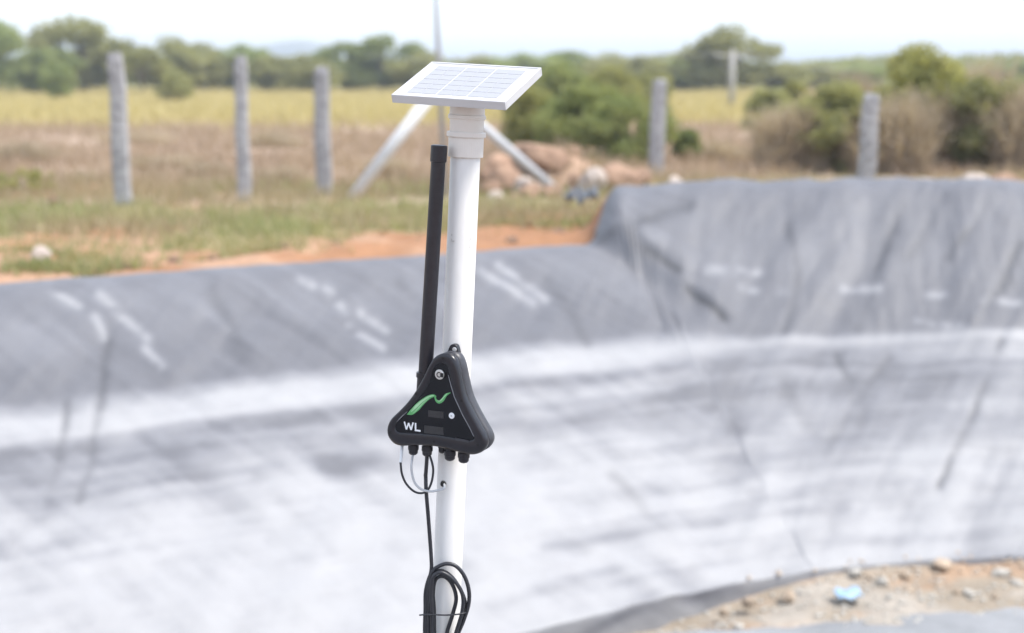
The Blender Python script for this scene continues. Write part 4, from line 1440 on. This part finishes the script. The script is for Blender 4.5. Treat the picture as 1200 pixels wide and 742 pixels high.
# far wood closing the gaps (one mass)
rng = np.random.default_rng(5)
n = 26000
wx = rng.uniform(-110, 110, n); wy = rng.uniform(135, 170, n)
top = 1.5 + 1.7 * fbm(wx * 0.09, wy * 0.0 + 3, 13) + 0.8 * fbm(wx * 0.5, wy * 0.1, 14)
wz = top * rng.random(n) ** 0.6
P = np.stack([wx, wy, wz], 1)
a = rng.normal(size=(n, 3)); a /= np.linalg.norm(a, axis=1)[:, None]
b = rng.normal(size=(n, 3)); b -= a * (a * b).sum(1)[:, None]; b /= np.linalg.norm(b, axis=1)[:, None]
Q = np.stack([P - a * 0.4, P - b * 0.22, P + a * 0.4, P + b * 0.22], 1)
wood = bpy.data.objects.new('far_wood', quads_mesh('far_wood', Q, 'wood_mass')); link(wood)
tag(wood, 'hazy mass of far woodland behind the tree row', 'wood', kind='stuff')

# bushes nearer
def bush(px_, ty, by, hw, leaf, nleaf, lsize, label, group=None, seed=1, cat='bush', name='bush', Y=None):
    Y = Y or gY(by, 0.0)
    t = at(px_, ty, Y)
    gz = ground_z(t[0], Y)
    H = t[2] - gz; rx = hw * Y / FPX
    rng = np.random.default_rng(seed)
    C_, Rr = crown_clumps(rng, 30, rx * 0.9, H * 0.46, 0.02)
    Rr = Rr * 1.15; lsize = lsize * 1.25
    e = empty(name, (t[0], Y, gz), label, cat, group)
    parts = []
    for q in range(10):
        c = C_[rng.integers(len(C_))]
        s = np.array([rng.uniform(-.08, .08), rng.uniform(-.08, .08), -0.05])
        parts.append(tube(catmull([s, (s + c) / 2 + np.array([0, 0, 0.08]), c], 2), [0.025, 0.02, 0.016, 0.01, 0.006], 5))
    V, F = join(*parts)
    mesh('stems', V, F, 'bark', e)
    cm = quads_mesh('foliage', leaf_cloud(rng, C_, Rr, nleaf, lsize), leaf)
    o = bpy.data.objects.new('foliage', cm); link(o, e)
    return e

BG = 'bushes beyond the pond'
bush(628, 100, 172, 46, 'leaf_yellow', 6000, 0.035, 'yellowish green bush behind the diagonal grey brace', BG, 2, Y=26)
bush(680, 96, 185, 58, 'leaf_bush', 9000, 0.036, 'large green bush behind the clay boulders', BG, 3, Y=25)
bush(735, 112, 196, 58, 'leaf_bush', 9000, 0.034, 'dense dark green bush beside the brownish grey stone post', BG, 4, Y=23.5)
bush(806, 150, 185, 20, 'leaf_bush', 2500, 0.03, 'small green bush just past the brownish grey stone post', BG, 5, Y=24)
bush(932, 92, 150, 26, 'leaf_yellow', 3500, 0.04, 'yellow-green bush rising over the dry brush', BG, 6, Y=34)
bush(1085, 54, 200, 76, 'leaf_yellow', 11000, 0.044, 'tall yellow-green shrub rising out of the dry brown brush', BG, 7, Y=22.6)
bush(1196, 85, 150, 22, 'leaf_green', 3500, 0.04, 'green bush behind the dry brush at its thick end', BG, 8, Y=30)
bush(20, 200, 245, 62, 'leaf_yellow', 1500, 0.022, 'loose yellowish weed bush near the tallest stone post', BG, 9, Y=18)
bush(204, 78, 118, 24, 'leaf_olive', 3000, 0.07, 'dark small bush in the yellow field in front of the round olive tree', BG, 10, Y=70)
bush(62, 68, 112, 22, 'leaf_green', 3000, 0.08, 'dark green bush in the yellow field below the tall trees', BG, 12, Y=80)


MG = 'scrub trees between the field and the pond'
bush(606, 82, 130, 34, 'leaf_olive', 5000, 0.06, 'olive scrub tree just past the corner of the solar panel', MG, 21, Y=46)
bush(655, 72, 135, 40, 'leaf_bush', 6000, 0.06, 'green scrub tree rising behind the large green bush', MG, 22, Y=44)
bush(712, 76, 135, 40, 'leaf_yellow', 6000, 0.06, 'yellowish scrub tree behind the dense dark bush', MG, 23, Y=45)
bush(765, 84, 130, 32, 'leaf_olive', 5000, 0.06, 'olive scrub tree directly behind the brownish grey stone post', MG, 24, Y=48)
bush(905, 100, 150, 34, 'leaf_olive', 5000, 0.045, 'olive scrub tree at the edge of the straw field by the dry brush', MG, 25, Y=33)
bush(990, 92, 190, 56, 'leaf_olive', 9000, 0.034, 'loose olive shrub growing through the dry brush by the grey stone post', MG, 26, Y=21.2)
bush(1150, 82, 190, 50, 'leaf_olive', 7000, 0.034, 'thin olive shrub inside the tallest pale thicket', MG, 27, Y=21.6)


def brush(px_, ty, hw, Y, n, label, seed, group='dry thickets behind the raised liner', spread=1.0, mm='dry_twig'):
    """dead thicket: many thin arching twigs from a few roots"""
    t = at(px_, ty, Y)
    gz = ground_z(t[0], Y)
    H = t[2] - gz; rx = hw * Y / FPX
    rng = np.random.default_rng(seed)
    e = empty('dry_brush', (t[0], Y, gz), label, 'dry brush', group)
    bx_ = rng.uniform(-1, 1, n) * rx * 0.75; by_ = rng.uniform(-1, 1, n) * rx * 0.6
    lim = np.sqrt(np.clip(1 - (bx_ / rx) ** 2, 0.15, 1))
    hh = H * rng.uniform(0.35, 1.0, n) * lim
    hh = hh * (0.65 + 0.7 * fbm(bx_ * 3.5, by_ * 0 + seed, 7))
    lx = rng.normal(0, 0.3, n) * rx * spread; ly = rng.normal(0, 0.3, n) * rx * spread
    wv = rng.uniform(0.006, 0.016, n)
    ang_ = rng.uniform(0, math.pi, n); cx, cy = np.cos(ang_) * wv, np.sin(ang_) * wv
    b0 = np.stack([bx_, by_, np.full(n, -0.04)], 1)
    m0 = np.stack([bx_ + lx * 0.35, by_ + ly * 0.35, hh * 0.6], 1)
    t0 = np.stack([bx_ + lx, by_ + ly, hh], 1)
    c = np.stack([cx, cy, np.zeros(n)], 1)
    Q = np.concatenate([np.stack([b0 - c, b0 + c, m0 + c * .8, m0 - c * .8], 1), np.stack([m0 - c * .8, m0 + c * .8, t0 + c * .3, t0 - c * .3], 1)], 0)
    # small dead leaves
    k = n * 2
    q = rng.integers(0, n, k); f = rng.uniform(0.3, 1.05, k)[:, None]
    P = b0[q] * (1 - f) + t0[q] * f + rng.normal(0, 0.04, (k, 3))
    P[:, 2] = np.maximum(P[:, 2], 0.0)
    a = rng.normal(size=(k, 3)); a /= np.linalg.norm(a, axis=1)[:, None]
    b = rng.normal(size=(k, 3)); b -= a * (a * b).sum(1)[:, None]; b /= np.linalg.norm(b, axis=1)[:, None]
    s = 0.028
    LQ = np.stack([P - a * s, P - b * s * .5, P + a * s, P + b * s * .5], 1)
    o = bpy.data.objects.new('twigs', quads_mesh('twigs', Q, mm)); link(o, e)
    o = bpy.data.objects.new('dead_leaves', quads_mesh('dead_leaves', LQ, mm)); link(o, e)
    return e
brush(930, 118, 48, 21.5, 2200, 'dark based dry thicket beside the straw grass, left end of the brush'.replace(', left end of the brush', ' patch'), 1)
brush(975, 100, 50, 22.5, 2200, 'olive brown dry thicket behind the grey stone post', 2)
brush(1040, 108, 56, 21, 2200, 'dry brown thicket under the tall yellow-green shrub', 3)
brush(1105, 100, 58, 22, 2200, 'dry brown thicket between the yellow-green shrub and the pale tall one', 4)
brush(1158, 76, 55, 24, 2600, 'tallest pale brown thicket beside the yellow-green shrub', 5)
brush(1215, 105, 52, 21, 2000, 'reddish brown thicket over the pale pink clay lumps', 6)
brush(1010, 92, 50, 27, 2000, 'faded tan thicket farther back behind the grey stone post', 7)
brush(95, 208, 34, 19.5, 700, 'low dead thicket beside the tallest stone post', 8, 'dry thickets in the brown field')
brush(185, 180, 46, 22, 900, 'dead thicket between the two left stone posts'.replace('two left', 'tallest and the slim'), 9, 'dry thickets in the brown field')


DG = 'dry thickets in the brown field'
for q, (x_, t_, hw_, Y_, lab) in enumerate(((30, 165, 44, 24, 'pale dry tangle at the near edge of the brown field'), (240, 190, 34, 20.5, 'low dry tangle beside the slim stone post'), (330, 195, 36, 20, 'low dry tangle between the slim post and the post by the brace'),
        (455, 185, 34, 20.5, 'dry tangle under the white brace'), (160, 150, 50, 30, 'broad dry tangle in the middle of the brown field'), (320, 152, 44, 29, 'dry tangle near the yellow straw behind the slim post'), (840, 160, 40, 24, 'dry tangle on the straw patch past the small green bush'))):
    brush(x_, t_, hw_, Y_, 420, lab, 40 + q, DG)
WG = 'clods along the soil edge of the pond'
for q, (x_, y_, w__, lab) in enumerate(((150, 318, 16, 'small reddish clod on the soil strip past the low one'), (205, 306, 18, 'brown clod where the grass meets the soil strip'), (250, 300, 14, 'small brown clod on bare orange soil by the liner'),
        (330, 296, 18, 'flat brown clod on bare orange soil'), (395, 292, 14, 'little clod beside a flat clod on the orange soil'), (600, 285, 16, 'clod on the orange soil beside the white pole'), (655, 270, 18, 'clod on orange soil near the raised liner corner'), (620, 262, 14, 'small clod in thin grass near the liner corner'))):
    put_rock(x_, y_, gY(y_ + 3, 0.05), w__, w__ * 0.6, 'clay_rock', lab, WG)

# ------------------------------------------------------------------ grass
def grass(name, x, y, h, wd, lean, m, label):
    n = len(x)
    rng = np.random.default_rng(len(name) * 7)
    z = ground_zs(x, y) - 0.01
    an = rng.uniform(0, math.pi, n); c = np.stack([np.cos(an), np.sin(an), np.zeros(n)], 1) * wd[:, None]
    b = np.stack([x, y, z], 1)
    tip = b + np.stack([rng.normal(0, lean, n) * h, rng.normal(0, lean, n) * h, h], 1)
    Q = np.stack([b - c, b + c, tip], 1)
    o = bpy.data.objects.new(name, quads_mesh(name, Q, m, 3)); link(o)
    return tag(o, label, 'grass', kind='stuff')


def scatter(rng, n, x0, x1, y0, y1, dens, grow_y=False):
    u = rng.random(n)
    y = y0 + (y1 - y0) * u
    half = (x1 - x0) / 2
    x = rng.uniform(-1, 1, n) * np.minimum(half, 3 + 0.52 * y)
    keep = rng.random(n) < dens(x, y)
    return x[keep], y[keep]


rng = np.random.default_rng(77)
def dens_g(x, y):
    t = toe_dist(x, y); w_ = wmix(x, y)
    ct = 3.6 * (1 - w_) + 4.6 * w_
    nn = fbm(x * 0.7, y * 0.7, 41)
    return (t > ct + 0.9) * ~((x > -0.4) & (x < 1.6) & (y < 15.0)) * smooth(0.42, 0.60, nn) * smooth(12.3, 13.5, y - 0.1 * x + (nn - 0.5) * 3) * (1 - 0.85 * np.exp(-((y - 16.6) / 0.5) ** 2) * (x < 1))
def dens_s(x, y):
    return (toe_dist(x, y) > 4.6) * smooth(0.62, 0.42, fbm(x * 0.7, y * 0.7, 41)) * smooth(12.6, 14.0, y - 0.1 * x) * 0.8
x, y = scatter(rng, 50000, -14, 14, 11.5, 19.5, dens_s)
grass('straw_weeds', x, y, rng.uniform(0.08, 0.28, len(x)), rng.uniform(0.006, 0.012, len(x)), 0.5, 'weed_straw', 'dry straw coloured weeds mixed into the green grass')
x, y = scatter(rng, 75000, -14, 14, 10.5, 19.5, dens_g)
grass('green_grass', x, y, rng.uniform(0.05, 0.20, len(x)), rng.uniform(0.006, 0.012, len(x)), 0.5, 'green_grass', 'green and straw coloured weeds growing beyond the soil strip')
def dens_b(x, y):
    nn = fbm(x * 0.35, y * 0.35, 71)
    return smooth(17.0, 19.5, y + (nn - 0.5) * 3) * smooth(0.25, 0.5, nn) * smooth(44, 36, y)
x, y = scatter(rng, 90000, -40, 40, 16, 46, dens_b)
grass('dry_grass', x, y, rng.uniform(0.08, 0.32, len(x)), rng.uniform(0.01, 0.022, len(x)), 0.5, 'dry_grass', 'dry brownish grass and stubble behind the stone posts')
def dens_y(x, y):
    nn = fbm(x * 0.1, y * 0.1, 81)
    return smooth(36, 44, y + (nn - 0.5) * 8)
x, y = scatter(rng, 70000, -90, 90, 34, 128, dens_y)
grass('straw_grass', x, y, rng.uniform(0.15, 0.42, len(x)), rng.uniform(0.03, 0.06, len(x)), 0.4, 'straw', 'pale yellow straw field below the tree row')
# weeds on the soil strip
x = []; y = []
for (wx_, wy_, sx, nn_) in ((45, 322, 0.16, 500), (75, 296, 0.35, 500), (130, 322, 0.18, 400), (1085, 214, 0.5, 700), (1050, 214, 0.3, 300), (640, 262, 0.6, 700), (300, 300, 0.3, 300)):
    Y = gY(wy_, 0.05)
    c = at(wx_, wy_, Y)
    x += list(rng.normal(c[0], sx, nn_)); y += list(rng.normal(Y, 0.12, nn_))
x = np.array(x); y = np.array(y)
k_ = toe_dist(x, y) > 3.75
x, y = x[k_], y[k_]
grass('soil_weeds', x, y, rng.uniform(0.04, 0.13, len(x)), rng.uniform(0.006, 0.012, len(x)), 0.5, 'green_grass', 'sparse green weeds sprouting on the bare soil')

# ------------------------------------------------------------------ haze
V, F = box((0, 0, 18), (np.array([1, 0, 0.]), np.array([0, 1., 0]), np.array([0, 0, 1.])), (9000, 9000, 22))
hz = bpy.data.materials.new('haze'); hz.use_nodes = True
ht = hz.node_tree; ht.nodes.clear()
pv = ht.nodes.new('ShaderNodeVolumePrincipled')
pv.inputs['Color'].default_value = (0.84, 0.91, 1.0, 1)
pv.inputs['Density'].default_value = 0.0010
ho = ht.nodes.new('ShaderNodeOutputMaterial')
ht.links.new(pv.outputs[0], ho.inputs['Volume'])
MATS['haze'] = hz
tag(mesh('haze', V, F, 'haze'), 'thin pale haze hanging over the landscape', 'haze', kind='stuff')
